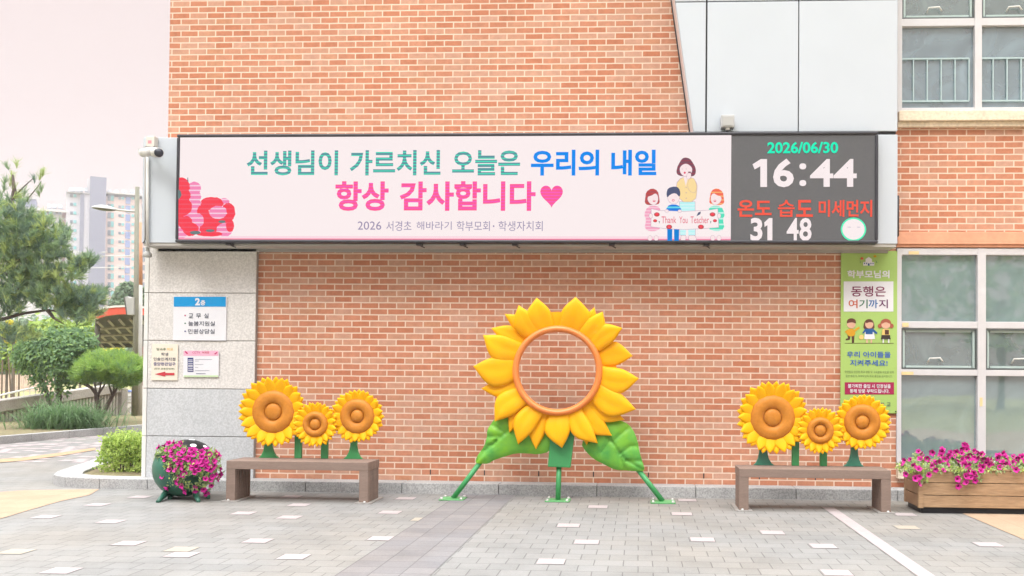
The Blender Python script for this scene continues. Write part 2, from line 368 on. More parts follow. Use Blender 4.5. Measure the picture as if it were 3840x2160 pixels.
def leafcloud(name, mats, P, Nn, size, parent, aspect=2.0, jit=.5, droop=0.0, mi_p=None):   # many leaf-sized faces
    P = np.asarray(P, float); n = len(P); Nn = np.asarray(Nn, float)
    nn = Nn+RNG.normal(0, jit, (n, 3)); nn /= np.linalg.norm(nn, axis=1)[:, None]
    t = RNG.normal(0, 1, (n, 3)); t[:, 2] -= droop; t -= nn*(t*nn).sum(1)[:, None]; t /= np.linalg.norm(t, axis=1)[:, None]
    b = np.cross(nn, t); s = size*RNG.uniform(.6, 1.3, n)[:, None]; w = s/aspect
    off = np.array(wloc(parent)) if parent else np.zeros(3)
    P = P-off
    v = np.stack([P, P+t*s*.45+b*w*.5+nn*s*.08, P+t*s, P+t*s*.45-b*w*.5+nn*s*.08], 1).reshape(-1, 3)
    me = bpy.data.meshes.new(name); f = np.arange(n*4).reshape(-1, 4)
    me.from_pydata(v.tolist(), [], f.tolist())
    mats = mats if isinstance(mats, (list, tuple)) else [mats]
    for m in mats: me.materials.append(MATS[m])
    if len(mats) > 1: me.polygons.foreach_set('material_index', RNG.integers(0, len(mats), n).astype('i') if mi_p is None else RNG.choice(len(mats), n, p=mi_p).astype('i'))
    me.update(); o = bpy.data.objects.new(name, me); COL.objects.link(o)
    if parent: o.parent = parent
    return o
def needles(name, m, tufts, parent, n=26, length=.12, width=.007, cone=.6):       # tufts: (pos, dir)
    P = np.repeat(np.array([t[0] for t in tufts], float), n, 0); Dr = np.repeat(np.array([t[1] for t in tufts], float), n, 0)
    k = len(P); d = Dr+RNG.normal(0, cone, (k, 3)); d /= np.linalg.norm(d, axis=1)[:, None]
    P = P+Dr*RNG.uniform(-.05, .06, (k, 1))
    s = np.cross(d, RNG.normal(0, 1, (k, 3))); s /= np.linalg.norm(s, axis=1)[:, None]
    l = length*RNG.uniform(.7, 1.2, (k, 1)); P = P-np.array(wloc(parent))
    v = np.stack([P-s*width/2, P+s*width/2, P+d*l+s*width*.25, P+d*l-s*width*.25], 1).reshape(-1, 3)
    me = bpy.data.meshes.new(name); me.from_pydata(v.tolist(), [], np.arange(k*4).reshape(-1, 4).tolist())
    mats = m if isinstance(m, (list, tuple)) else [m]
    for q in mats: me.materials.append(MATS[q])
    if len(mats) > 1: me.polygons.foreach_set('material_index', np.repeat(RNG.integers(0, len(mats), len(tufts)), n).astype('i'))
    me.update(); o = bpy.data.objects.new(name, me); COL.objects.link(o); o.parent = parent
    return o
def ellipsoid_points(c, r, n, shell=.55):
    u_ = RNG.normal(0, 1, (n, 3)); u_ /= np.linalg.norm(u_, axis=1)[:, None]
    rr = RNG.uniform(shell**3, 1, (n, 1))**(1/3)
    return np.array(c)+u_*rr*np.array(r), u_

# ---------------------------------------------------------------- material library
brickmat()
mat('white_panel', (.475, .512, .55), .35, .015, 2, spec=.3); mat('panel_return', (.62, .53, .52), .5, .04)
mat('dark_joint', (.03, .03, .033), .8); mat('black_frame', (.026, .026, .033), .45, .2); mat('grey_soffit', (.42, .40, .37), .6, .08)
mat('granite_warm', (.575, .555, .53), .75, .05, 3, fine=.15, fscale=55, bump=.1); mat('granite_cool', (.45, .465, .475), .75, .05, 3, fine=.15, fscale=55, bump=.1)
mat('trim_white', (.60, .60, .57), .6, .05); mat('flashing', (.30, .285, .265), .6, .06)
mat('kerb_stone', (.36, .36, .355), .85, .12, 4, fine=.25, fscale=70, bump=.3)
mat('cream_sill', (.68, .58, .44), .75, .10, 5, fine=.12, fscale=30, bump=.2); mat('orange_band', (.62, .30, .18), .7, .08, 4, fine=.06, fscale=20)
mat('window_frame', (.53, .52, .53), .5, .05, 4); mat('sash_dark', (.10, .115, .115), .5); mat('rail_metal', (.36, .46, .47), .35, .05)
mat('tape_yellow', (.68, .52, .27), .8, .1)
glassmat('glass_upper', (.25, .335, .385), .38); glassmat('glass_lower', (.275, .365, .375), .35, painted_refl=.14); glassmat('glass_sash', (.20, .255, .255), .3)
mat('room', (.33, .38, .37), .9, .05)
pavemat('pave', (.212, .213, .206), (.238, .238, .230), (.128, .127, .124), .2, .2, .5, warm=(1.05, .985, .91))
pavemat('pave_dark', (.180, .178, .184), (.212, .207, .208), (.12, .118, .12), .2, .2, 0, warm=(1.05, .96, .88), ox=-.09)
pavemat('pave_orange', (.37, .262, .178), (.385, .276, .19), (.27, .19, .13), .3, .3, 0, ms=.003)
mat('pave_pale', (.365, .318, .315), .85, .06, 8, fine=.05, fscale=60); mat('pave_beige', (.335, .30, .243), .85, .08, 8)
mat('pave_yellow', (.37, .252, .147), .85, .08, 8, fine=.06)
mat('lawn', (.27, .26, .10), .9, .25, 3, fine=.3, fscale=40); mat('soil', (.20, .145, .085), .95, .25, 3, fine=.35, fscale=30, bump=.5, col2=(.22, .20, .09))
mat('bench_brown', (.205, .145, .115), .65, .10, 6, stretch=(1, 1, 8), fine=.08, fscale=25); mat('bench_gap', (.03, .022, .02), .9)
mat('petal_yellow', (.79, .375, .006), .38, .05, 4, spec=.12, col2=(.81, .43, .008)); mat('petal_gold', (.76, .335, .008), .38, .05, 3, spec=.12, col2=(.78, .385, .008))
mat('disc_brown', (.47, .170, .018), .42, .10, 9, fine=.06, fscale=40, col2=(.52, .205, .03), spec=.2, bump=.08)
mat('ring_orange', (.66, .20, .045), .35, .04, 3); mat('stem_green', (.045, .26, .085), .4, .10, 4, spec=.4); mat('stem_teal', (.035, .17, .11), .4, .10, 4)
mat('leaf_paint', (.065, .31, .06), .4, .12, 3.2, spec=.3, col2=(.21, .46, .02), bump=0); mat('bolt', (.5, .5, .48), .4, .05, metal=.6)
mat('plate_green', (.10, .33, .12), .5, .15, 8, fine=.15)
mat('pot_green', (.018, .105, .07), .4, .25, 5, spec=.5, col2=(.03, .15, .095)); mat('lid_black', (.014, .014, .016), .4, spec=.2); mat('spot_white', (.7, .72, .72), .5)
mat('wood', (.34, .205, .105), .7, .22, 3.2, stretch=(1.2, 6, 9), fine=.14, fscale=9, bump=.15, col2=(.42, .27, .15)); mat('wood_end', (.30, .18, .10), .75, .15, 5)
mat('petunia', (.44, .012, .20), .6, .15, 30, spec=.2, col2=(.54, .022, .27)); mat('petunia_throat', (.20, .004, .085), .7)
leafmat('petunia_leaf', (.22, .31, .12), (.42, .52, .24), 14, .35); leafmat('petunia_stem', (.16, .22, .09), (.25, .3, .14), 8)
leafmat('hedge_leaf', (.38, .52, .11), (.60, .74, .22), 7, .45); leafmat('hedge_dark', (.20, .32, .08), (.32, .46, .11), 7, .4)
leafmat('broad_leaf', (.115, .215, .115), (.22, .35, .145), 3, .4); leafmat('broad_leaf_light', (.17, .29, .08), (.30, .43, .12), 3, .4)
leafmat('pine_needle', (.19, .29, .19), (.32, .44, .21), 2.0, .45, .5); leafmat('pine_needle_light', (.33, .44, .16), (.48, .56, .22), 3, .45); leafmat('pine_needle_dark', (.15, .24, .19), (.24, .33, .23), 3, .45)
leafmat('round_pine', (.22, .38, .085), (.38, .53, .13), 4, .4); leafmat('round_pine_dark', (.18, .32, .14), (.28, .42, .15), 4, .4)
leafmat('blade', (.095, .19, .085), (.20, .32, .13), 6, .4); leafmat('far_leaf', (.15, .235, .16), (.26, .35, .21), .6, .35); leafmat('bright_leaf', (.17, .28, .04), (.34, .44, .09), 1.2)
leafmat('yellow_leaf', (.45, .40, .04), (.66, .60, .06), 2)
mat('bark', (.11, .08, .075), .9, .3, 14, stretch=(1, 1, .3), bump=.5); mat('bark_grey', (.12, .10, .085), .9, .25, 10, bump=.4)
mat('concrete', (.36, .335, .295), .9, .16, 3, fine=.14, fscale=30, bump=.2); mat('concrete_dark', (.19, .175, .155), .9, .25, 5, fine=.2, fscale=30)
mat('red_fascia', (.60, .085, .05), .45, .05); mat('canopy_beam', (.30, .275, .235), .6, .08); mat('canopy_dark', (.10, .095, .085), .8, .1)
mat('pole_green', (.19, .19, .145), .6, .12, 4); mat('pole_grey', (.44, .43, .40), .6, .08, 4); mat('pole_brown', (.14, .105, .075), .7, .1)
mat('lamp_shell', (.40, .40, .39), .4, .03); mat('lamp_under', (.13, .13, .13), .5); mat('cabinet_grey', (.38, .38, .365), .5, .05)
mat('pink_slat', (.62, .48, .41), .7, .12, 3); mat('steel', (.5, .5, .5), .4); mat('maroon_board', (.19, .06, .045), .7, .1)
mat('tower_lilac', (.50, .50, .565), .8, .02); mat('tower_grey', (.17, .185, .27), .8, .02); mat('tower_pink', (.63, .49, .475), .8, .02); mat('tower_white', (.55, .54, .56), .8, .02)
mat('tower_blue', (.16, .22, .46), .8, .03); mat('tower_maroon', (.24, .10, .14), .8, .03); mat('tower_glass', (.10, .13, .18), .3, .25, .35); mat('tower_cyan', (.12, .45, .48), .3, .15, .35); mat('tower_roof', (.5, .54, .58), .7, .06)
mat('cam_white', (.58, .57, .55), .45, .03); mat('cam_dark', (.03, .035, .05), .3); mat('box_beige', (.56, .53, .48), .5, .05); mat('sticker_pink', (.62, .22, .25), .7)
mat('lens_grey', (.42, .42, .42), .25, .2, 8); mat('cable_black', (.02, .02, .024), .5)
for n_, c_ in dict(p_white=(228, 228, 232), p_blue=(24, 150, 212), p_ink=(78, 84, 100), p_cream=(232, 222, 205), p_green_ink=(95, 120, 90), p_yellow=(236, 200, 120), p_navy=(52, 60, 120), p_indigo=(70, 72, 135), p_red=(196, 62, 72),
        p_pink=(232, 178, 200), p_mag=(190, 60, 110), p_grey=(150, 155, 170), p_lgreen=(200, 222, 180), p_banner=(170, 202, 112), p_maroon=(130, 36, 84), p_orange=(200, 96, 66), p_green=(60, 122, 88), p_mid=(52, 112, 180), p_plum=(110, 52, 100),
        p_skin=(222, 176, 150), p_hair=(104, 64, 52), p_hair2=(168, 92, 70), p_mustard=(216, 160, 40), p_cloth=(40, 90, 150), p_dark=(58, 50, 46), p_text=(58, 100, 186), p_box=(168, 40, 84), p_small=(112, 130, 84), p_teal=(186, 204, 200), p_brown=(84, 54, 44)).items():
    mat(n_, tuple(x*.80 for x in lin(*c_)), .55, .02, 3, spec=.25)
emit('e_white', (252, 239, 239)); emit('e_teal', (96, 150, 160), (70, 238, 196)); emit('e_blue', (24, 141, 241)); emit('e_pink', (255, 96, 150), (252, 96, 205))
emit('e_ink', (150, 138, 172)); emit('e_date', (40, 246, 196)); emit('e_red', (252, 96, 78)); emit('e_rose', (251, 72, 88), (246, 92, 110), .05); emit('e_rosep', (246, 140, 185), (252, 215, 232), .05); emit('e_leaf', (110, 130, 130))
emit('e_pinkline', (253, 214, 226)); emit('e_pinkedge', (246, 104, 146)); emit('e_glow', (90, 245, 190))
emit('e_hair', (128, 84, 98), (160, 70, 84)); emit('e_skin', (252, 232, 232)); emit('e_cardigan', (252, 222, 160)); emit('e_aqua', (190, 245, 245), (225, 248, 250)); emit('e_black', (86, 92, 122)); emit('e_shirt', (40, 130, 225), (110, 222, 236), .06); emit('e_jean', (28, 132, 216)); emit('e_ginger', (246, 112, 88), (252, 190, 120), .04); emit('e_brick', (196, 82, 80), (160, 84, 96)); emit('e_mint', (90, 226, 190), (196, 244, 232), .06); emit('e_dress', (246, 168, 196), (252, 214, 226)); emit('e_line', (186, 150, 176)); emit('e_mouth', (226, 72, 106))
mat('led_off', (.092, .093, .098), .55, .04, 40, spec=.2)

# ---------------------------------------------------------------- ground
tag(MB().sheet([(-480, -60), (300, -60), (300, 480), (-480, 480)], -.012).build('ground', 'lawn'), kind='structure')
tag(MB().sheet([(-13, -14), (14, -14), (14, 14), (-13, 14)], 0).build('pavement', 'pave'), kind='structure')
tag(MB().sheet([(-1.92, -14), (-1.32, -14), (-1.32, -.285), (-1.92, -.285)], .004).build('dark_paving_strip', 'pave_dark'), kind='structure')
tag(MB().sheet([(1.805, -14), (1.92, -14), (1.92, -.9), (1.805, -.9)], .004).build('white_paving_line', 'pave_pale'), kind='structure')
tag(MB().sheet([(3.07, -14), (13, -14), (13, -.6), (3.07, -.6)], .004).build('orange_paving', 'pave_orange'), kind='structure')
mb = MB(); P_ = [gp(*a) for a in ((-60, 1243), (60, 1234), (250, 1231), (225, 1246), (150, 1262), (80, 1282), (0, 1306), (-60, 1330))]
tag(mb.sheet([(p.x, p.y) for p in P_], .004).build('orange_paving', 'pave_orange'), kind='structure')
P_ = [gp(*a) for a in ((-60, 1169), (60, 1160), (150, 1148), (240, 1133), (240, 1127), (150, 1140), (60, 1152), (-60, 1160))]
tag(MB().sheet([(p.x, p.y) for p in P_], .008).build('yellow_paving_line', 'pave_yellow'), kind='structure')
pale = [(265, 1270), (100, 1304), (270, 1313), (337, 1365), (140, 1442), (468, 1403), (633, 1294), (745, 1300), (690, 1356), (737, 1405), (343, 1248), (745, 1253), (765, 1268)]
pale += [(831.9+.6771*x, 1194.1+.6771*y) for x, y in ((272, 91), (227, 139), (219, 231), (975, 123), (1277, 149), (870, 185), (976, 257), (1392, 242), (860, 327), (1336, 97), (1680, 210), (1825, 269), (1860, 360), (2404, 252), (2150, 147))]
beige = [(457, 1378), (2272, 1327), (20, 1388), (1085, 1308)]
def snap(q, r):
    p = gp(q, r); row = math.floor(p.y/.2); o = .1 if row % 2 == 0 else 0; k = math.floor((p.x+o)/.2); return (k*.2-o+.1, row*.2+.1)
mb = MB()
for i, a in enumerate(pale+beige):
    x, y = snap(*a); mb.sheet([(x-.093, y-.093), (x+.093, y-.093), (x+.093, y+.093), (x-.093, y+.093)], .003, 0 if i < len(pale) else 1)
side = set()
while len(side) < 260: side.add((math.floor(random.uniform(-11.2, -6.5)/.2), math.floor(random.uniform(2.6, 9)/.2)))
for kx, ky in sorted(side):                         # the lighter checker of the side path
    x, y = kx*.2+.1-(.1 if ky % 2 == 0 else 0), ky*.2+.1
    if x < -7.3-.13*(y-2.3) and not (1.0 < y-.55*(x+9.2) < 1.9): mb.sheet([(x-.093, y-.093), (x+.093, y-.093), (x+.093, y+.093), (x-.093, y+.093)], .003, 0)
tag(mb.build('pale_pavers', ['pave_pale', 'pave_beige']), kind='structure')
# kerb along the wall and round the hedge bed
outer = [(9, -.28)]+[(9-1.05*i, -.28) for i in range(1, 14)]+[(-5.35, -.28), (-5.9, -.26), (-6.35, -.16), (-6.62, .06), (-6.80, .42), (-6.95, .9), (-7.12, 1.5), (-7.37, 2.3), (-7.8, 3.6)]
inner = [(x, 0) for x, _ in outer[:14]]+[(-5.35, 0), (-5.85, .01), (-6.18, .08), (-6.38, .22), (-6.52, .5), (-6.67, .97), (-6.85, 1.58), (-7.1, 2.38), (-7.53, 3.68)]
mb = MB()
for i in range(len(outer)-1):
    a, b, c, d_ = Vector(outer[i]), Vector(outer[i+1]), Vector(inner[i+1]), Vector(inner[i]); g = (b-a).normalized()*.003
    mb.slab([tuple(a+g), tuple(b-g), tuple(c-g), tuple(d_+g)], -.01, .112)
tag(mb.build('kerb', 'kerb_stone', bevel=.008), kind='structure')
tag(MB().sheet([(-5.54, .0)]+inner[15:]+[(-5.54, 3.7)], .085).build('soil', 'soil'), kind='structure')

# ---------------------------------------------------------------- the school building
bld = thing('school_building', 'orange brick school building with white panel cladding and granite corner pier', 'building', (-1, 0, 0))
XP0, XP1, XT, XR = -5.54, -4.285, -5.33, 2.757
YF = -.33
zf = lambda r, q=2400, Y=0: at(q, r, Y).z
zsu, zso = zf(283), zf(322)                         # upper sill
zb0, zb1 = zf(623), zf(585)                         # orange band
zl0 = zf(1172)                                      # lower sill top
mb = MB()
mb.box(XT, XR, 0, 8, 2.72, 9); mb.box(XP1, XR, 0, 8, 0, 2.72)
mb.box(XR, 9.5, 0, .3, 0, zl0-.10); mb.box(XR, 9.5, 0, .3, zb1, zso)
mb.box(XR, 9.5, 0, .3, 7.2, 9)
mb.build('brick_wall', 'brick', bld)
mb = MB(); mb.box(XR, 9.5, 3.0, 3.1, 0, 9); mb.box(XR, 9.5, .3, 3.0, zl0-.12, zl0-.10); mb.box(XR, 9.5, .3, 3, zb1+.3, zb1+.32)
mb.build('room_wall', 'room', bld)
mb = MB(); mb.box(XR, 9.5, .9, 1.1, at(2400, 746, 1).z, at(2400, 726, 1).z); mb.build('reflection_bar', 'cream_sill', bld)  # beige bar added indoors, standing in for the mirrored canopy edge
mb = MB()
for r, y in ((648, 1.3), (660, 1.6), (690, 1.9), (706, 1.2)): z = at(2400, r, y).z; mb.box(XR, 9.5, y, y+.04, z-.018, z+.018)
mb.build('pane_line_bar', 'trim_white', bld)  # white bars added in the room for the pale lines in the panes
# weep holes in the second course
for k in range(8):
    x = -2.30+.6*k if k < 4 else -.5+.6*(k-3)
    MB().box(x-.006, x+.006, -.003, .002, .176, .232).build('weep_hole', 'dark_joint', bld)
# granite pier
cuts = [2.712, at(500, 737, -.06).z, at(500, 857, -.06).z, at(500, 978, -.06).z, at(500, 1098, -.06).z, .10]
xl = at(372, 900, -.06).x; xr_ = at(641, 900, -.06).x
for i in range(5):
    MB().box(xl, xr_, -.06, .01, cuts[i+1]+.004, cuts[i]-.004).build('stone_panel', 'granite_warm' if i < 3 else 'granite_cool', bld, bevel=.003)
MB().box(XP0+.02, XP1, -.04, 8, 0, 2.72).build('pier_core', 'flashing', bld)
for i in range(5): MB().box(at(360, 900, -.065).x, xl-.004, -.065, .2, cuts[i+1]+.003, cuts[i]-.003).build('corner_trim', 'trim_white', bld, bevel=.004)
MB().box(xr_+.002, XP1+.005, -.05, 0, .11, 2.715).build('flashing', 'flashing', bld)
# aluminium fascia band behind the display, soffit
bx0, bx1 = at(358, 480, YF).x, at(2258, 480, YF).x
zb_lo, zb_hi = at(1300, 619, YF).z, at(400, 346, YF).z
MB().box(bx0, bx1, YF, -.002, zb_lo+.03, zb_hi).build('fascia_band', 'white_panel', bld, bevel=.006)
MB().box(bx0+.02, bx1-.01, YF+.012, -.003, zb_lo, zb_lo+.03).build('soffit', 'grey_soffit', bld)
MB().box(bx0+.05, bx1-.03, -.06, -.002, zb_lo-.03, zb_lo).build('soffit_trim', 'flashing', bld)
# white composite panels above, slanting left edge
def panel(poly, name='cladding_panel', y0=YF, y1=-.012, m='white_panel'): return MB().prism(poly, y0, y1).build(name, m, bld, bevel=.004)
zt0 = at(2000, 332, YF).z; zt1 = at(2000, 1.5, YF).z; ZT = 7.6
xa0, xa1 = at(1745, 331, YF).x, at(1699, 1.5, YF).x; slope = (xa1-xa0)/(zt1-zt0)
xj1, xj2, xj3 = at(1777, 165, YF).x, at(2009, 165, YF).x, at(2258, 165, YF).x; g = .009
for z0, z1 in ((zt0+.006, zt1-.006), (zt1+.006, ZT)):
    panel([(xa0+slope*(z0-zt0), z0), (xj1-g, z0), (xj1-g, z1), (xa0+slope*(z1-zt0), z1)])
    panel([(xj1+g, z0), (xj2-g*.6, z0), (xj2-g*.6, z1), (xj1+g, z1)]); panel([(xj2+g*.6, z0), (xj3, z0), (xj3, z1), (xj2+g*.6, z1)])
panel([(xa0+.012, zt0-.02), (xj3-.01, zt0-.02), (xj3-.01, ZT-.02), (xa0+.012+slope*(ZT-zt0), ZT-.02)], 'joint_backing', YF+.02, -.003, 'dark_joint')
panel([(xa0-.008, zt0-.01), (xa0-.001, zt0-.01), (xa0-.001+slope*(ZT-zt0), ZT-.02), (xa0-.008+slope*(ZT-zt0), ZT-.02)], 'panel_return', YF+.003, -.031, 'panel_return')
panel([(xa0-.022, zt0), (xa0, zt0), (xa0+slope*(ZT-zt0), ZT), (xa0-.022+slope*(ZT-zt0), ZT)], 'joint_seal', -.03, -.001, 'dark_joint')
# windows on the right
def window(zb, zt, transoms, sash, glass, rail=None):
    x0 = XR+.002; xm0, xm1 = at(2448, 160).x, at(2466, 160).x
    if zb < 2: xm0, xm1 = at(2455, 880).x, at(2476, 880).x
    step = xm1-x0+.0; step = (xm0+xm1)/2-x0
    w = thing('window', None, None, (x0, 0, zb)); w.parent = bld; w.location = Vector((x0, 0, zb))-bld.location
    fr = MB(); hw = (xm1-xm0)/2
    xs = [x0+.012+step*i for i in range(5)]
    for i, x in enumerate(xs): fr.box(x-hw if i else x0, x+hw if i else x0+.05, -.02, .09, zb, zt)
    fr.box(x0, xs[-1], -.016, .086, zb, zb+.05); fr.box(x0, xs[-1], -.016, .086, zt-.07, zt)
    for (a, b) in transoms: fr.box(x0, xs[-1], -.014, .084, a, b)
    fr.build('frame', 'window_frame', w, bevel=.004)
    lv = [zb+.05]+[v for ab in transoms for v in ab]+[zt-.07]
    for i in range(4):
        xa, xb = xs[i]+hw if i else x0+.05, xs[i+1]-hw
        for k in range(0, len(lv), 2):
            za, zc = lv[k], lv[k+1]
            if k//2 in sash:
                s_ = MB(); t_ = .012
                for (a, b, c, d_) in ((xa+.004, xa+.004+t_, za+.004, zc-.004), (xb-.004-t_, xb-.004, za+.004, zc-.004), (xa+.02, xb-.02, za+.004, za+.004+t_), (xa+.02, xb-.02, zc-.004-t_, zc-.004)): s_.box(a, b, -.010, .03, c, d_)
                s_.build('sash', 'sash_dark', w)
                s_ = MB(); t_ = .022
                for (a, b, c, d_) in ((xa+.02, xa+.02+t_, za+.02, zc-.02), (xb-.02-t_, xb-.02, za+.02, zc-.02), (xa+.055, xb-.055, za+.02, za+.02+t_), (xa+.055, xb-.055, zc-.02-t_, zc-.02)): s_.box(a, b, .012, .032, c, d_)
                s_.build('sash', 'p_teal', w)
                xc = xa*.55+xb*.45
                MB().tube([(xc-.08, .02, za+.07), (xc-.06, -.005, za+.12), (xc+.05, -.01, za+.125), (xc+.08, .0, za+.085)], .009, 6).build('handle', 'trim_white', w, smooth=True)
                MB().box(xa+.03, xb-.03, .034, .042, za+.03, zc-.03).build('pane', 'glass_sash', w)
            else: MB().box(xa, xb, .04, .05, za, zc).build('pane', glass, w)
            if rail and k == 0:
                r_ = MB(); rz0, rz1 = rail; xe = xb-.05
                r_.box(xa, xe, .012, .030, rz1-.008, rz1+.008); r_.box(xa, xe, .012, .030, rz0-.008, rz0+.008)
                n_ = 5
                for j in range(n_): xx = xa+.13+j*.148; r_.box(xx-.006, xx+.006, .014, .028, rz0, rz1)
                r_.build('guard_rail', 'rail_metal', w)
    return w
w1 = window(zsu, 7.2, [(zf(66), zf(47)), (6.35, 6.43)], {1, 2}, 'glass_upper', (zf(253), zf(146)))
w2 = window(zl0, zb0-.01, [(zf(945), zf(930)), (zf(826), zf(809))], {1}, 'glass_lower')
for q0, r0, q1, r1 in ((2286, 632, 2312, 640), (2270, 812, 2286, 822), (2268, 935, 2298, 943), (2465, 1000, 2472, 1022)):
    a, b = at(q0, r0, -.024), at(q1, r1, -.024); MB().box(a.x, b.x, -.024, -.021, b.z, a.z).build('tape_patch', 'tape_yellow', w2)
mb = MB(); mb.box(XR, 9.5, -.10, .02, zf(309), zsu-.002); mb.box(XR, 9.5, -.06, .02, zso, zf(309)); mb.build('sill', 'cream_sill', bld, bevel=.008)
MB().box(XR, 9.5, -.09, .02, zl0-.14, zl0-.002).build('sill', 'cream_sill', bld, bevel=.008)
mb = MB(); mb.box(XR, 9.5, -.05, .02, zb0+.03, zb1); mb.box(XR, 9.5, -.03, .02, zb0, zb0+.03); mb.build('string_course', 'orange_band', bld, bevel=.006)

# ---------------------------------------------------------------- LED display
YS = -.46
X0, X1 = at(442, 470, YS).x, at(2210, 470, YS).x; Z1, Z0 = at(1300, 333.5, YS).z, at(1300, 611, YS).z
led = thing('led_display', 'wide LED message board with thank-you greeting in Korean and a clock, black frame', 'display board', ((X0+X1)/2, YF, Z0))
fr = MB(); bz = .034
for a in ((X0, X1, Z1-bz, Z1), (X0, X1, Z0, Z0+bz), (X0, X0+bz, Z0+bz, Z1-bz), (X1-bz, X1, Z0+bz, Z1-bz)): fr.box(a[0], a[1], YS, YF-.001, a[2], a[3])
fr.build('frame', 'black_frame', led, bevel=.012)
YD = YS+.014
xs = at(1839, 470, YD).x
MB().box(X0+bz, xs, YD, YF-.002, Z0+bz, Z1-bz).build('message_screen', 'e_white', led)
MB().box(xs, X1-bz, YD, YF-.002, Z0+bz, Z1-bz).build('clock_screen', 'led_off', led)
YT = YD-.003
sc_ms = [c for c in led.children if c.name.startswith('message_screen')][0]; sc_ck = [c for c in led.children if c.name.startswith('clock_screen')][0]
for t_, a, b, r0, r1, m_, bo in (('선생님이', 621, 850, 379, 441, 'e_teal', .026), ('가르치신', 880.5, 1108, 378, 441, 'e_teal', .026), ('오늘은', 1138, 1308, 378, 441, 'e_teal', .026), ('우리의', 1336, 1507, 377, 441.5, 'e_blue', .030), ('내일', 1538, 1651, 377, 441.5, 'e_blue', .030),
                                ('항상', 844, 977, 456, 530.5, 'e_pink', .033), ('감사합니다', 1006, 1347, 456, 530.5, 'e_pink', .033),
                                ('2026', 900, 959, 557, 578, 'e_ink', .0), ('서경초', 972, 1035, 556, 581, 'e_ink', .0), ('해바라기', 1048, 1136, 557, 578, 'e_ink', .0), ('학부모회', 1149, 1232, 556, 581, 'e_ink', .0), ('학생자치회', 1254, 1365, 556, 581, 'e_ink', .0)):
    qtext(t_, a, r0, b, r1, YT, m_, sc_ms, bo)
hp = []
for k in range(40):
    t = 2*math.pi*k/40; hp.append((1387.5+28.5*math.sin(t)**3*1.0, 490-(13*math.cos(t)-5*math.cos(2*t)-2*math.cos(3*t)-math.cos(4*t))*1.95))
MB().flat(qpoly(hp, YT), YT).build('heart_symbol', 'e_pink', sc_ms)
MB().flat(qpoly([(1240, 567), (1243.5, 567), (1243.5, 571), (1240, 571)], YT), YT).build('lettering', 'e_ink', sc_ms)
for t_, a, b, r0, r1, m_, bo in (('2026/06/30', 1930.5, 2108.5, 357, 385.5, 'e_date', .028), ('6', 1945, 1997, 399, 471, 'e_white', .03), ('4', 2038, 2096, 400, 470, 'e_white', .018), ('4', 2097, 2155, 400, 470, 'e_white', .018),
                                ('온도', 1855.5, 1941, 503, 545.5, 'e_red', .026), ('습', 1957, 1999, 503, 545.5, 'e_red', .014), ('도', 2003, 2045, 503, 545.5, 'e_red', .026), ('미세먼지', 2059.6, 2194, 503, 545.5, 'e_red', .024), ('3', 1888, 1918, 548, 606, 'e_white', .03), ('4', 1979, 2009, 548, 606, 'e_white', .014), ('8', 2011, 2041.5, 548, 606, 'e_white', .022)):
    qtext(t_, a, r0, b, r1, YT, m_, sc_ck, bo)
one = [(1335, 292), (1402, 250), (1452, 250), (1452, 475), (1398, 475), (1398, 308), (1352, 334)]
MB().flat(qpoly([(1475.8+.3125*x, 322+.3125*y) for x, y in one], YT), YT).build('lettering', 'e_white', sc_ck)
one = [(1430, 760), (1468, 725), (1495, 725), (1495, 908), (1455, 908), (1455, 782), (1432, 797)]
MB().flat(qpoly([(1475.8+.3125*x, 322+.3125*y) for x, y in one], YT), YT).build('lettering', 'e_white', sc_ck)
for r in (411, 453): MB().flat(qpoly(smooth_loop([(2011, r), (2028, r), (2028, r+15), (2011, r+15)]), YT), YT).build('lettering', 'e_white', sc_ck)
ell = lambda q, r, a, b, n=28, j=0: [(q+a*math.cos(2*math.pi*k/n)*(1+random.uniform(-j, j)), r+b*math.sin(2*math.pi*k/n)*(1+random.uniform(-j, j))) for k in range(n)]
mb = MB(); mb.flat(qpoly(ell(2147, 577, 32, 30), YT), YT, 0); mb.flat(qpoly(ell(2147, 577, 28, 26), YT), YT-.002, 1)
mb.flat(qpoly([(2132, 571), (2140, 571), (2140, 572), (2132, 572)], YT), YT-.004, 2); mb.flat(qpoly([(2156, 571), (2164, 571), (2164, 572), (2156, 572)], YT), YT-.004, 2)
mb.build('air_quality_symbol', ['e_glow', 'e_white', 'e_ink'], sc_ck)
mb = MB(); zq = lambda r: at(1200, r, YT).z
for z0, z1, mi in ((Z0+bz+.028, Z0+bz+.036, 0), (Z0+bz+.010, Z0+bz+.024, 0), (Z0+bz+.001, Z0+bz+.010, 1)): mb.flat([(X0+bz, z0), (xs, z0), (xs, z1), (X0+bz, z1)], YT+.0015, mi)
mb.build('ground_line', ['e_pinkline', 'e_pinkedge'], sc_ms)
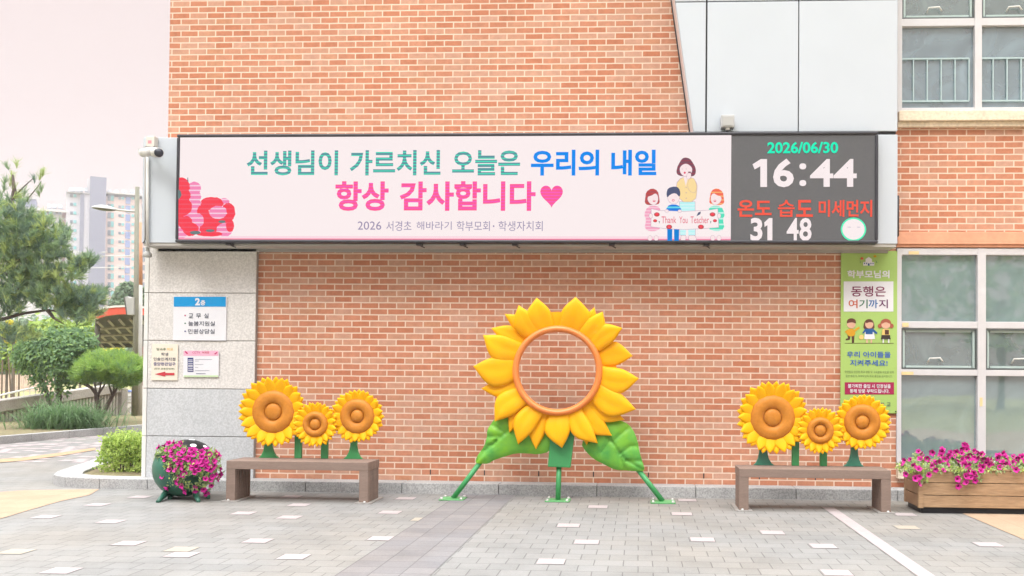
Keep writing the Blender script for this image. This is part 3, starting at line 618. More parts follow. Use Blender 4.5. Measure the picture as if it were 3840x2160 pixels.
# carnations in the left corner of the screen
mb = MB(); d_ = 0
c4 = lambda x, y: (max(348.8+.25*x, 449.5), min(322+.25*y, 601))
for x, y, a, b, mi in ((560, 605, 56, 55, 1), (565, 690, 52, 60, 1), (575, 780, 50, 60, 1), (545, 880, 95, 60, 1), (620, 990, 80, 65, 1), (430, 1040, 60, 60, 1), (860, 745, 45, 34, 1), (430, 590, 74, 78, 0), (460, 680, 54, 60, 0), (435, 790, 88, 80, 0), (410, 910, 40, 60, 0), (740, 760, 95, 56, 0), (650, 850, 50, 66, 0), (905, 850, 58, 80, 0), (735, 960, 66, 92, 0), (480, 960, 60, 60, 0), (690, 1010, 60, 60, 0), (830, 940, 60, 60, 0), (600, 930, 50, 60, 1),
                       (805, 850, 74, 56, 1), (870, 1025, 66, 58, 1), (925, 985, 34, 55, 0), (530, 1020, 66, 58, 0), (720, 1068, 110, 22, 0), (575, 1055, 44, 16, 2), (725, 1035, 36, 12, 2), (845, 945, 30, 12, 2), (405, 670, 26, 40, 2)):
    mb.flat(qpoly([c4(*p) for p in ell(x, y, a*1.2, b*1.18, 34, .06)], YT), YT-.0006*d_, mi); d_ += 1
mb.flat(qpoly([c4(500, 545), c4(508, 545), c4(505, 500), c4(497, 505)], YT), YT-.0006*d_, 2)
mb.build('carnation_picture', ['e_rose', 'e_rosep', 'e_leaf'], sc_ms)
# teacher and three children holding a banner
c7 = lambda p: (1596.6+.17135*p[0], 375.7+.17135*p[1])
mb = MB(); IM = ['e_hair', 'e_skin', 'e_cardigan', 'e_aqua', 'e_black', 'e_shirt', 'e_jean', 'e_ginger', 'e_brick', 'e_mint', 'e_dress', 'e_line', 'e_mouth', 'e_white', 'e_rose', 'e_leaf']
dk = [0]
def pic(pts, m_, rd=1):
    if rd: pts = smooth_loop(pts, rd)
    mb.flat(qpoly([c7(p) for p in pts], YT), YT-.0005*dk[0], IM.index(m_)); dk[0] += 1
def outl(pts, m_, w=5, rd=1):
    cx = sum(p[0] for p in pts)/len(pts); cy = sum(p[1] for p in pts)/len(pts)
    big = [(p[0]+w*(1 if p[0] > cx else -1), p[1]+w*(1 if p[1] > cy else -1)) for p in pts]
    pic(big, 'e_line', rd); pic(pts, m_, rd)
E4 = lambda x, y, a, b, n=20: ell(x, y, a, b, n)
outl([(690, 1250), (750, 1250), (750, 1340), (670, 1340)], 'e_skin'); outl([(800, 1250), (870, 1250), (920, 1340), (790, 1340)], 'e_skin')
outl([(660, 770), (885, 770), (890, 1260), (790, 1260), (770, 900), (750, 1260), (665, 1260)], 'e_aqua', rd=0)
outl([(690, 410), (830, 410), (900, 480), (920, 560), (890, 770), (660, 770), (600, 520)], 'e_cardigan')
pic([(715, 400), (790, 400), (750, 540)], 'e_skin', 0)
pic([(640, 230), (690, 140), (740, 118), (810, 135), (850, 190), (900, 280), (895, 370), (840, 405), (660, 395), (608, 350), (625, 260)], 'e_hair', 2)
outl([(660, 260), (750, 200), (840, 260), (845, 330), (790, 390), (720, 400), (665, 340)], 'e_skin', 3, 2)
pic(E4(735, 345, 15, 16), 'e_mouth', 0); pic(E4(697, 290, 4, 4), 'e_hair', 0); pic(E4(758, 290, 4, 4), 'e_hair', 0)
outl([(770, 350), (830, 350), (820, 430), (760, 440)], 'e_skin', 3); pic([(785, 330), (825, 330), (825, 350), (785, 350)], 'e_hair', 0)
outl([(800, 430), (870, 420), (915, 540), (890, 650), (810, 620), (770, 540)], 'e_cardigan', 3, 2)
for k in (560, 640, 720): pic(E4(755, k, 7, 7), 'e_line', 0)
# boy
for x in (515, 615): pic([(x-38, 1150), (x+38, 1150), (x+34, 1345), (x-36, 1345)], 'e_jean', 0)
pic([(455, 880), (510, 810), (640, 815), (690, 890), (690, 1000), (455, 1000)], 'e_shirt')
outl([(480, 650), (660, 650), (655, 750), (610, 800), (530, 800), (485, 740)], 'e_skin', 3, 2)
pic([(465, 640), (490, 570), (590, 545), (650, 570), (672, 640), (660, 710), (600, 640), (520, 665), (475, 720)], 'e_black', 1); pic(E4(565, 752, 20, 16), 'e_mouth', 0); pic(E4(565, 752, 13, 8), 'e_skin', 0)
# two girls
for (o, hair, dress, s_) in ((0, 'e_brick', 'e_dress', 1), (940, 'e_ginger', 'e_mint', -1)):
    fx = (lambda x: x) if s_ > 0 else (lambda x: 1460-x)
    T = lambda L_: [(fx(x), y) for x, y in L_]
    for x in (225, 315): outl(T([(x-25, 1270), (x+25, 1270), (x+32, 1340), (x-32, 1340)]), 'e_skin', 3)
    pic(T([(190, 840), (330, 830), (385, 890), (395, 1170), (260, 1215), (140, 1175), (170, 1030), (135, 960)]), dress)
    pic(T([(155, 720), (165, 630), (250, 572), (340, 610), (362, 720), (368, 800), (300, 820), (190, 825), (146, 790)]), hair, 1)
    outl(T([(180, 720), (240, 660), (320, 650), (350, 720), (330, 800), (270, 825), (210, 790)]), 'e_skin', 3, 2)
    pic(T([(165, 700), (190, 640), (260, 610), (345, 640), (300, 650), (240, 690)]), hair, 1)
    pic([(fx(x), y) for x, y in E4(285, 763, 20, 15)], 'e_mouth', 0); pic([(fx(x), y) for x, y in E4(285, 760, 12, 6)], 'e_skin', 0)
outl([(245, 880), (350, 905), (720, 920), (1100, 900), (1215, 880), (1230, 1150), (1020, 1165), (750, 1180), (480, 1170), (240, 1140)], 'e_white', 5, 0)
for x, y, r in ((325, 963, 42), (300, 1055, 30), (505, 1145, 44), (1140, 963, 42), (1175, 1055, 30), (970, 1145, 44)): pic(E4(x, y, r, r*.75), 'e_brick', 0); pic(E4(x, y-4, r*.6, r*.45), 'e_rose', 0)
pic([(905, 990), (930, 935), (970, 920), (960, 960)], 'e_black', 0); pic([(350, 1060), (368, 1060), (362, 1100)], 'e_leaf', 0); pic([(1105, 1060), (1123, 1065), (1110, 1100)], 'e_leaf', 0)
for x, y in ((470, 912), (660, 915)): outl(E4(x, y, 26, 20), 'e_skin', 3, 0)
for x, y in ((235, 985), (1235, 985)): outl(E4(x, y, 24, 34), 'e_skin', 3, 0)
mb.build('teacher_picture', IM, sc_ms)
for t_, a, b in (('Thank', 395, 610), ('You', 655, 775), ('Teacher', 820, 1090)):
    p0, p1 = c7((a, 985)), c7((b, 1085)); qtext(t_, p0[0], p0[1], p1[0], p1[1], YT-.0005*dk[0]-.001, 'e_mouth', sc_ms, .0)
for q in (590, 1062, 1170, 1300, 1540, 1775):
    a = at(q, 614, YF+.06); mb = MB(); mb.box(a.x-.03, a.x+.03, YF-.10, YF-.02, Z0-.022, Z0-.001); mb.tube([(a.x, YF-.06, Z0-.02), (a.x+.04, YF-.0, Z0-.035)], .006, 6); mb.build('latch', 'black_frame', led)
xa, xb = at(2112, 622, -.3).x, at(2252, 622, -.3).x
tag(MB().tube([(xa, -.38, 2.79), (xa+.06, -.33, 2.735), (xa+.2, -.3, 2.70), ((xa+xb)/2, -.3, 2.685), (xb-.08, -.3, 2.69), (xb-.01, -.3, 2.715), (xb+.022, -.3, 2.78), (xb+.024, -.3, 3.2)], .017, 8).build('cable_hose', 'cable_black', smooth=True), 'black cable hose sagging under the right end of the message board', 'cable')

# ---------------------------------------------------------------- signs on the granite pier
def board(name, label, cat, q0, r0, q1, r1, m, Y=-.075, th=.012):
    a, b = at(q0, r0, Y), at(q1, r1, Y)
    t = thing(name, label, cat, ((a.x+b.x)/2, Y, b.z))
    MB().box(a.x, b.x, Y, Y+th, b.z, a.z).build('board', m, t, bevel=.002); return t
def rectq(par, name, m, q0, r0, q1, r1, Y, mb=None, mi=0):
    M_ = mb or MB(); M_.flat(qpoly([(q0, r0), (q1, r0), (q1, r1), (q0, r1)], Y), Y, mi)
    return M_ if mb else M_.build(name, m, par)
z8 = lambda x, y: (375.7+.1666*x, 724.5+.1666*y)
def z8text(t_, x0, y0, x1, y1, m_, par, bo=0, Y=-.079): qtext(t_, *z8(x0, y0), *z8(x1, y1), Y, m_, par, bo)
s1 = board('room_sign', 'white sign with a blue header listing second floor rooms on the granite pier', 'sign', 436.5, 746, 568.5, 857, 'p_white')
rectq(s1, 'header', 'p_blue', 437.2, 746.5, 568, 771.5, -.077)
z8text('2', 692, 150, 765, 262, 'p_white', s1, .045); z8text('층', 772, 183, 845, 262, 'p_white', s1, .03)
for t_, a, b in (('교', 592, 660), ('무', 706, 778), ('실', 824, 893)): z8text(t_, a, 383, b, 455, 'p_ink', s1, .008)
z8text('늘봄지원실', 588, 500, 988, 573, 'p_ink', s1, .008); z8text('민원상담실', 585, 618, 985, 692, 'p_ink', s1, .008)
for y, m_ in ((415, 'p_mag'), (533, 'p_green'), (653, 'p_indigo')): MB().flat(qpoly(ell(*z8(540, y), 1.9, 1.9, 12), -.079), -.079).build('bullet', m_, s1)
s2 = board('direction_notice', 'cream paper notice with a red left-pointing arrow, left edge of the granite pier', 'notice', 382, 865, 446.5, 957, 'p_cream', th=.006)
for t_, x0, y0, x1, y1, m_ in (('방과후', 108, 903, 250, 945, 'p_green_ink'), ('학교', 266, 903, 355, 945, 'p_yellow'), ('학생', 178, 975, 285, 1025, 'p_ink'), ('인솔인계지점', 62, 1047, 392, 1100, 'p_ink'), ('중앙현관입구', 62, 1120, 395, 1175, 'p_indigo'), ('(외부 운동장방향)', 72, 1203, 378, 1240, 'p_green_ink')): z8text(t_, x0, y0, x1, y1, m_, s2, .012)
MB().flat(qpoly([z8(*p) for p in ((80, 1300), (240, 1262), (240, 1282), (378, 1282), (378, 1318), (240, 1318), (240, 1337))], -.079), -.079).build('arrow', 'p_red', s2)
s3 = board('cctv_notice', 'small white notice with a pink header about camera recording on the granite pier', 'notice', 461.5, 882, 550, 948.5, 'p_white', th=.006)
rectq(s3, 'header', 'p_pink', *z8(517, 947), *z8(1043, 1024), -.077)
z8text('CCTV', 650, 958, 765, 990, 'p_mag', s3); z8text('녹화중', 795, 956, 905, 992, 'p_red', s3)
mb = MB(); mi_ = lambda a, b, c, d__, k, dy: mb.flat(qpoly([z8(a, b), z8(c, b), z8(c, d__), z8(a, d__)], -.077), -.077-dy, k)
mi_(520, 1318, 1040, 1343, 3, 0); mi_(578, 1053, 665, 1265, 0, .001)
for y in (1082, 1108, 1140, 1165, 1185, 1215, 1240): mi_(586, y, 657, y+10, 1, .002)
for y, w in ((1075, 260), (1100, 60), (1150, 130), (1195, 50), (1243, 220)): mi_(688, y, 688+w, y+6, 2, .001)
mi_(705, 1286, 850, 1297, 2, .001)
for x in (560, 1005): mb.flat(qpoly([z8(x-28, 960), z8(x-10, 955), z8(x+28, 985), z8(x+10, 1000)] if x < 700 else [z8(x+28, 975), z8(x+10, 968), z8(x-28, 995), z8(x-10, 1005)], -.077), -.079, 4)
mb.build('print', ['p_navy', 'p_white', 'p_grey', 'p_lgreen', 'p_mag'], s3)

# ---------------------------------------------------------------- green banner
YB = -.022
zb = lambda x, y: (2079.6+.3239*x, 603.7+.3239*y)
ban = board('wall_banner', 'tall green fabric banner with three cartoon schoolchildren beside the window', 'banner', 2115.5, 631, 2256.5, 1040, 'p_banner', Y=YB, th=.006)
def bt(t_, x0, y0, x1, y1, m_, bo=.0, dy=.004): qtext(t_, *zb(x0, y0), *zb(x1, y1), YB-dy, m_, ban, bo)
bt('학부모님의', 160, 235, 488, 297, 'p_white', .03)
rectq(ban, 'white_panel', 'p_white', *zb(132, 322), *zb(518, 556), YB-.002)
bt('동행은', 190, 358, 458, 440, 'p_maroon', .012)
for t_, a, b, m_ in (('여', 170, 240, 'p_orange'), ('기', 252, 318, 'p_green'), ('까', 325, 398, 'p_mid'), ('지', 405, 475, 'p_plum')): bt(t_, a, 462, b, 530, m_, .012)
bt('우리 아이들을', 157, 865, 498, 915, 'p_text', .016, .006)
bt('지켜주세요!', 182, 930, 473, 980, 'p_text', .016, .006)
bt('학생들의 안전한 학교 생활 및 교육활동 보호를 위해', 140, 1014, 520, 1037, 'p_small'); bt('일반 방문객, 학부모님의 학교 출입을 금지합니다.', 148, 1046, 512, 1069, 'p_small')
rectq(ban, 'notice_panel', 'p_box', *zb(140, 1105), *zb(523, 1200), YB-.002)
bt('불가피한 출입 시 행정실을', 165, 1118, 497, 1152, 'p_white', .02); bt('통해 방문 부탁드립니다.', 180, 1157, 487, 1190, 'p_white', .02)
bt('학', 420, 1262, 448, 1290, 'p_ink', .01); bt('교', 466, 1262, 497, 1290, 'p_ink', .01)
def pdone(nm, m_):
    global mb
    mb.build(nm, BM, ban); mb = MB()
mb = MB(); BM = ['p_skin', 'p_hair', 'p_mustard', 'p_dark', 'p_cloth', 'p_white', 'p_hair2', 'p_teal', 'p_orange', 'p_brown', 'p_yellow', 'p_green']; db = [0]
def bp(pts, m_, rd=1):
    pts = smooth_loop(pts, rd) if rd else pts
    mb.flat(qpoly([zb(*p) for p in pts], YB), YB-.002-.0003*db[0], BM.index(m_)); db[0] += 1
bp([(140, 800), (520, 800), (520, 804), (140, 804)], 'p_brown', 0)
pdone('ground_line', 0)
# boy
bp([(160, 740), (185, 740), (180, 775), (148, 780), (148, 768), (165, 762)], 'p_brown', 0); bp([(193, 740), (215, 740), (212, 798), (196, 800)], 'p_brown', 0)
bp([(160, 690), (220, 690), (222, 748), (158, 748)], 'p_mustard'); bp([(215, 695), (250, 672), (258, 685), (222, 712)], 'p_mustard', 0); bp([(165, 692), (140, 712), (160, 735), (168, 722)], 'p_mustard', 0)
bp(ell(190, 655, 34, 32), 'p_skin', 0); bp([(155, 650), (158, 620), (190, 605), (225, 618), (228, 652), (205, 640), (175, 642)], 'p_hair')
pdone('child_picture', 0)
# girl in the middle
bp([(283, 690), (290, 640), (310, 615), (350, 615), (368, 645), (372, 690), (330, 705)], 'p_hair'); bp([(300, 690), (360, 690), (375, 770), (290, 770)], 'p_white', 0)
bp([(298, 690), (358, 688), (395, 722), (385, 732), (358, 712), (356, 732), (302, 732), (300, 712), (280, 730), (278, 718)], 'p_cloth', 0); bp(ell(330, 655, 32, 32), 'p_skin', 0); bp([(300, 650), (310, 622), (345, 620), (362, 648), (340, 635)], 'p_hair')
for x in (312, 345): bp([(x-6, 770), (x+6, 770), (x+6, 800), (x-6, 800)], 'p_skin', 0)
bp(ell(268, 755, 18, 18), 'p_yellow', 0)
pdone('child_picture', 0)
# girl on the right
bp(ell(412, 668, 16, 18), 'p_hair2', 0); bp(ell(503, 668, 16, 18), 'p_hair2', 0); bp(ell(458, 650, 42, 38), 'p_hair2', 0); bp(ell(458, 660, 34, 30), 'p_skin', 0); bp([(424, 655), (430, 625), (458, 615), (490, 625), (494, 655), (458, 635)], 'p_hair2')
bp([(432, 692), (485, 692), (488, 740), (428, 740)], 'p_yellow', 0); bp([(425, 738), (490, 738), (496, 772), (420, 772)], 'p_dark', 0); bp([(450, 698), (482, 698), (482, 735), (450, 735)], 'p_brown', 0)
for x in (438, 480): bp([(x-5, 770), (x+5, 770), (x+5, 800), (x-5, 800)], 'p_white', 0)
pdone('child_picture', 0)
# house emblem
bp([(282, 200), (282, 172), (300, 172), (300, 150), (325, 132), (350, 150), (350, 172), (368, 172), (368, 200)], 'p_white', 0); bp([(318, 200), (318, 182), (332, 182), (332, 200)], 'p_cloth', 0)
for x in (292, 308, 342, 358): bp([(x-4, 178), (x+4, 178), (x+4, 188), (x-4, 188)], 'p_cloth', 0)
bp(ell(272, 145, 12, 10), 'p_orange', 0); bp(ell(373, 128, 12, 9), 'p_mustard', 0); bp([(376, 155), (392, 178), (386, 180)], 'p_green', 0); bp([(255, 158), (262, 178), (258, 180)], 'p_green', 0)
pdone('emblem', 0)
for x, y in ((124, 92), (534, 1333)): bp(ell(x, y, 6, 6, 10), 'p_dark', 0); pdone('eyelet', 0)

# ---------------------------------------------------------------- sunflower benches
def petal_mesh(L, W, lift, thick, base_w=.45):     # points along +z from the origin, bulging towards -y
    mb = MB(); nl, nw = 10, 7; vs = []; fs = []
    for i in range(nl+1):
        t = i/nl; w = W*(base_w+(1-base_w)*math.sin(min(1, t/.42)*math.pi/2)) if t < .42 else W*max(0, math.cos((t-.42)/.58*math.pi/2))**.95
        for j in range(nw+1):
            s = j/nw*2-1
            vs.append((s*w/2, -lift*t-thick*(1-s*s)**.6*(1 if t < .9 else (1-t)*10)-.18*thick*(1-abs(s))*(t < .95)*math.sin(t*3), t*L))
    n1 = len(vs)
    for i in range(nl+1):
        t = i/nl
        for j in range(nw+1):
            v = vs[i*(nw+1)+j]; vs.append((v[0], -lift*t+thick*.45, v[2]))
    for i in range(nl):
        for j in range(nw):
            a = i*(nw+1)+j; b = a+1; c = a+nw+2; d__ = a+nw+1
            fs += [(a, b, c, d__), (a+n1, d__+n1, c+n1, b+n1)]
        a = i*(nw+1); fs += [(a, a+nw+1, a+nw+1+n1, a+n1)]; b = a+nw; fs += [(b, b+n1, b+nw+1+n1, b+nw+1)]
    a = nl*(nw+1)
    for j in range(nw): fs.append((a+j, a+j+1, a+j+1+n1, a+j+n1))
    return mb.add(vs, fs)
def sunflower(bench, cx, cy, cz, R, rd, ri):
    disc = MB()
    rt = (rd+ri)/2; tw = (rd-ri)/2
    prof = [(.001, .02), (rd*.9, .02), (rd, .0)]+[(rt+tw*math.cos(a), -.043*math.sin(a)) for a in [math.pi*k/10 for k in range(0, 10)]]
    prof += [(ri*1.03, -.006)]+[(ri*math.cos(a), -.012-.034*math.sin(a)) for a in [math.pi/2*k/6 for k in range(7)]]
    disc.lathe([(r, -h) for r, h in prof], (cx, cy-.015, cz), 40, 'y')
    d = disc.build('sunflower', 'disc_brown', bench, smooth=True)
    n = 17; L = R-rd*.70
    proto = [petal_mesh(L*s, 2*math.pi*R/n*.98, L*.36, .013, .70) for s in (1.03, .97)]
    for lay in (0, 1):
        src = None
        for k in range(n):
            th = 2*math.pi*(k+.5*lay+.2)/n+random.uniform(-.04, .04)
            if src is None:
                src = proto[lay].build('petal', 'petal_yellow', None, smooth=True); src.parent = d; o = src
            else: o = src.copy(); COL.objects.link(o); o.parent = d
            o.rotation_euler = (0, th, 0); s_ = random.uniform(.94, 1.05); o.scale = (s_, 1, s_)
            o.location = Vector((cx, cy, cz))+Vector((math.sin(th)*rd*.72, (.0 if lay else .016), math.cos(th)*rd*.72))-wloc(d)
    cone = MB().lathe([(rd*.6, .01), (rd*.72+L*.62, .01+L*.26), (rd*.72+L*.60, .03+L*.26), (rd*.6, -.02)][::1], (cx, cy+.035, cz), 40, 'y')
    cone.build('petal_base', 'petal_gold', d, smooth=True)
    return d
BX, BY = -4.10, -1.14; BW, BD = 1.43, .41
bench = thing('sunflower_bench', 'brown slatted bench with three sunflowers, right of the green flower pot', 'bench', (BX, BY, 0), 'brown benches with three sunflower heads along the wall')
ZS = at(563, 1158.8, BY).z; th = .083
mb = MB()
for k in range(4): mb.box(BX, BX+BW, BY+k*BD/4+(.002 if k else 0), BY+(k+1)*BD/4-.002, ZS-th, ZS)
mb.box(BX+.01, BX+BW-.01, BY+.02, BY+BD-.02, ZS-th+.004, ZS-.006); mb.build('seat', 'bench_brown', bench, bevel=.004)
for x0, x1 in ((BX, BX+.09), (BX+BW-.09, BX+BW)):
    mb = MB(); n_ = 7
    mb.box(x0, x1, BY+.002, BY+.06, .012, ZS-th-.001)
    for k in range(n_): a = BY+.072+k*(BD-.074)/n_; mb.box(x0+.002, x1-.002, a, a+(BD-.074)/n_-.02, .012, ZS-th-.001)
    lg = mb.build('leg', 'bench_brown', bench, bevel=.002)
    MB().box(x0+.012, x1-.012, BY+.05, BY+BD-.02, .013, ZS-th-.002).build('leg_core', 'bench_gap', lg)
    MB().box(x0-.035, x1+.035, BY-.03, BY+BD+.03, .001, .012).build('foot_plate', 'flashing', lg)
    for yy in (BY-.012, BY+BD+.012): MB().lathe([(.014, .012), (.014, .02), (.008, .027), (.001, .028)], (x0+.03 if x0 < BX+.1 else x1-.03, yy, 0), 10).build('bolt', 'bolt', lg, smooth=True)
YFL = BY+BD-.09; u = K*(YFL+DIST)/F
for q, r, R, rd, ri, dy in ((689.8, 1035.5, 89, 56, 21.5, 0), (900.6, 1046.4, 67.5, 45, 16.5, 0), (795.3, 1066.6, 57, 33, 14.2, -.05)):
    c = at(q, r, YFL+dy); sunflower(bench, c.x, YFL+dy, c.z, R*u, rd*u, ri*u)
X = lambda q: at(q, 1100, YFL+.05).x
for q0, q1, n0, n1, qm in ((651, 701.5, 665, 684, 676), (863.5, 912.8, 881, 898, 888)):
    c0, c1, a0, a1 = X(q0), X(q1), X(n0), X(n1); zt = ZS+.13
    pl = [(c0, ZS+.001), (c1, ZS+.001), (c1-(c1-a1)*.45, ZS+.025), (c1-(c1-a1)*.8, ZS+.07), (a1, zt), (a1-.005, zt+.15), (a0+.005, zt+.15), (a0, zt), (c0+(a0-c0)*.8, ZS+.07), (c0+(a0-c0)*.45, ZS+.025)]
    MB().prism(pl, YFL+.045, YFL+.085).build('stem', 'stem_teal' if q0 < 0 else 'stem_green', bench, bevel=.006)
for q0, q1 in ((741.6, 759), (808, 825)): MB().box(X(q0), X(q1), YFL+.04, YFL+.08, ZS+.001, ZS+.34).build('stem', 'stem_green', bench, bevel=.004)
b2 = copy_tree(bench); b2.location = (.955, -1.245, 0); 
k = 0
for c in b2.children:
    if c.name.startswith('stem'):
        if k < 2: c.material_slots[0].link = 'OBJECT'; c.material_slots[0].material = MATS['stem_teal']
        k += 1
b2['label'] = 'brown slatted bench with three sunflowers, in front of the green banner'

# ---------------------------------------------------------------- big sunflower photo frame
YG = -.72; zc = lambda x, y: (1046.5+.39814*x, 724.5+.39814*y)
def W2(x, y, Y=YG): p = at(*zc(x, y), Y); return (p.x, p.z)
sf = thing('sunflower_photo_frame', 'giant yellow sunflower with an open round centre standing on three green legs', 'photo prop', (W2(895, 1350)[0], YG, 0))
C2 = Vector(W2(897, 522)); px = .39814*K*(YG+DIST)/F
mb = MB(); n1, n2 = 72, 12
for i in range(n1):
    for j in range(n2):
        a, b = 2*math.pi*i/n1, 2*math.pi*j/n2; rr = (263+21*math.cos(b))*px
        mb.v.append((C2.x+rr*math.cos(a), YG-.07-.05*math.sin(b), C2.y+rr*math.sin(a)))
        mb.f.append((i*n2+j, ((i+1) % n1)*n2+j, ((i+1) % n1)*n2+(j+1) % n2, i*n2+(j+1) % n2)); mb.m.append(0)
mb.build('ring', 'ring_orange', sf, smooth=True)
MB().lathe([(258*px, -.015), (258*px, .03), (372*px, .03), (372*px, -.005), (258*px, -.015)], (C2.x, YG, C2.y), 64, 'y').build('petal_base', 'petal_gold', sf)
# petals: tip, base angle (deg, clockwise from up), width, layer
PET = [((768, 65), -17, 150, 1), ((1012, 60), 17, 172, 1), ((1128, 122), 31, 90, 0), ((1182, 152), 38, 125, 1), ((1305, 255), 54, 128, 1), ((1370, 430), 72, 140, 0), ((1410, 572), 97, 150, 1), ((1390, 765), 118, 150, 1), ((1318, 832), 131, 110, 0),
       ((1238, 932), 146, 122, 0), ((1080, 992), 154, 96, 0), ((1150, 978), 158, 120, 1), ((927, 1008), 176, 146, 1), ((760, 1018), 196, 105, 0), ((652, 985), 208, 130, 1), ((592, 912), 219, 100, 0), ((505, 842), 235, 140, 1), ((415, 635), 255, 110, 0), ((370, 495), 272, 172, 1), ((432, 300), 294, 150, 1), ((478, 255), 303, 110, 0), ((562, 165), 318, 95, 0), ((655, 112), 327, 128, 1)]
for tip, ba, w, lay in PET:
    t2 = Vector(W2(*tip)); a = rad(ba); b2_ = C2+Vector((math.sin(a), math.cos(a)))*262*px; ax = t2-b2_; Ln = ax.length
    prp = Vector((ax.y, -ax.x)).normalized(); ax = ax.normalized()
    bend = prp*(.10*Ln*(1 if ((t2-C2).x*math.cos(a)-(t2-C2).y*math.sin(a)) > 0 else -1))
    nl, nw = 14, 10; vs = []; fs = []; yb = YG-(.045 if lay else .018); tk = .022 if lay else .017
    for i in range(nl+1):
        t = i/nl
        if t < .45: ww = 1.10*w*px*(.80+.20*math.sin(t/.45*math.pi/2))
        else: ww = 1.10*w*px*max(0, math.cos((t-.45)/.55*math.pi/2))**1.08
        ct = b2_+ax*(Ln*t)-bend*math.sin(t*math.pi)
        for j in range(nw+1):
            s = j/nw*2-1; p = ct+prp*(s*ww/2)
            edge = max(0, 1-s*s)**.5*min(1, (1-t)*5)**.5
            crease = -.30*tk*math.exp(-(s-.15)**2*30)*math.sin(min(1, t*1.25)*math.pi)+.22*tk*math.exp(-(s+.45)**2*9)*math.sin(t*math.pi)
            vs.append((p.x, yb-tk*edge-crease-.05*math.sin(t*2.2)*(1 if lay else .5), p.y))
    m1 = len(vs); vs += [(v[0], yb+.03, v[2]) for v in vs]
    for i in range(nl):
        for j in range(nw):
            a_ = i*(nw+1)+j; q4 = (a_, a_+1, a_+nw+2, a_+nw+1); fs += [q4, tuple(k+m1 for k in q4[::-1])]
        a_ = i*(nw+1); fs += [(a_, a_+nw+1, a_+nw+1+m1, a_+m1)]; a_ += nw; fs += [(a_, a_+m1, a_+nw+1+m1, a_+nw+1)]
    MB().add(vs, fs).build('petal', 'petal_gold', sf, smooth=True)
def leaf(poly, mid, veins, name='leaf'):
    poly = smooth_loop([W2(*p) for p in poly], 1); M_ = [W2(*p) for p in mid]; V_ = [[W2(*p) for p in v] for v in veins]
    def h(x, z, d):
        b = .040*(1-math.exp(-d/.05)); dm = min(segd((x, z), M_[i], M_[i+1]) for i in range(len(M_)-1)); dv = min(segd((x, z), v[i], v[i+1]) for v in V_ for i in range(len(v)-1))
        return b-.022*math.exp(-(dm/.012)**2)-.014*math.exp(-(dv/.011)**2)+.012*min(1, dv/.06)
    return relief(MB(), poly, h, YG+.035, .03, .017).build(name, 'leaf_paint', sf, smooth=True)
leaf([(575, 790), (500, 820), (470, 860), (446, 900), (444, 950), (428, 1000), (400, 1040), (384, 1062), (368, 1108), (410, 1112), (458, 1112), (480, 1092), (560, 1066), (625, 1046), (700, 1046), (770, 1054), (845, 1036), (870, 960), (800, 860)], [(372, 1106), (450, 1010), (530, 945), (640, 850)], [[(440, 942), (520, 935)], [(432, 998), (490, 990), (500, 970)], [(404, 1040), (455, 1005)], [(470, 860), (560, 905)]])
leaf([(1180, 820), (1250, 830), (1318, 845), (1368, 888), (1400, 965), (1412, 1040), (1430, 1095), (1448, 1158), (1400, 1160), (1340, 1156), (1258, 1152), (1200, 1122), (1120, 1082), (1070, 1032), (1040, 985), (1090, 930)], [(1445, 1155), (1330, 1090), (1290, 1045), (1225, 955), (1160, 870)], [[(1290, 1045), (1350, 1000), (1408, 1000)], [(1330, 1090), (1422, 1095)], [(1225, 960), (1170, 1040)], [(1280, 1045), (1320, 1150)], [(1240, 970), (1330, 890)]])
pl = [W2(*p) for p in ((852, 900), (1004, 900), (976, 1136), (832, 1130))]
MB().prism(pl, YG+.0, YG+.06).build('stem', 'stem_green', sf, bevel=.008)
for (t_, f_, pad) in (((405, 1098), (232, 1338), (1135, 1255)), ((901, 1120), (896, 1350), (1405, 1263)), ((1402, 1150), (1560, 1368), (1668, 1270))):
    a, b = W2(*t_), W2(*f_); 
    lg = MB().tube([(a[0], YG+.06, a[1]), (b[0], YG+.02, .012)], .027, 14).build('leg', 'stem_green', sf, smooth=True)
    MB().box(b[0]-.125, b[0]+.125, YG-.10, YG+.14, .001, .013).build('base_plate', 'plate_green', lg, bevel=.003)
    for sx_ in (-.1, .1):
        for sy_ in (-.075, .115): MB().lathe([(.016, .013), (.016, .024), (.01, .032), (.001, .033)], (b[0]+sx_, YG+sy_, 0), 10).build('bolt', 'bolt', lg, smooth=True)

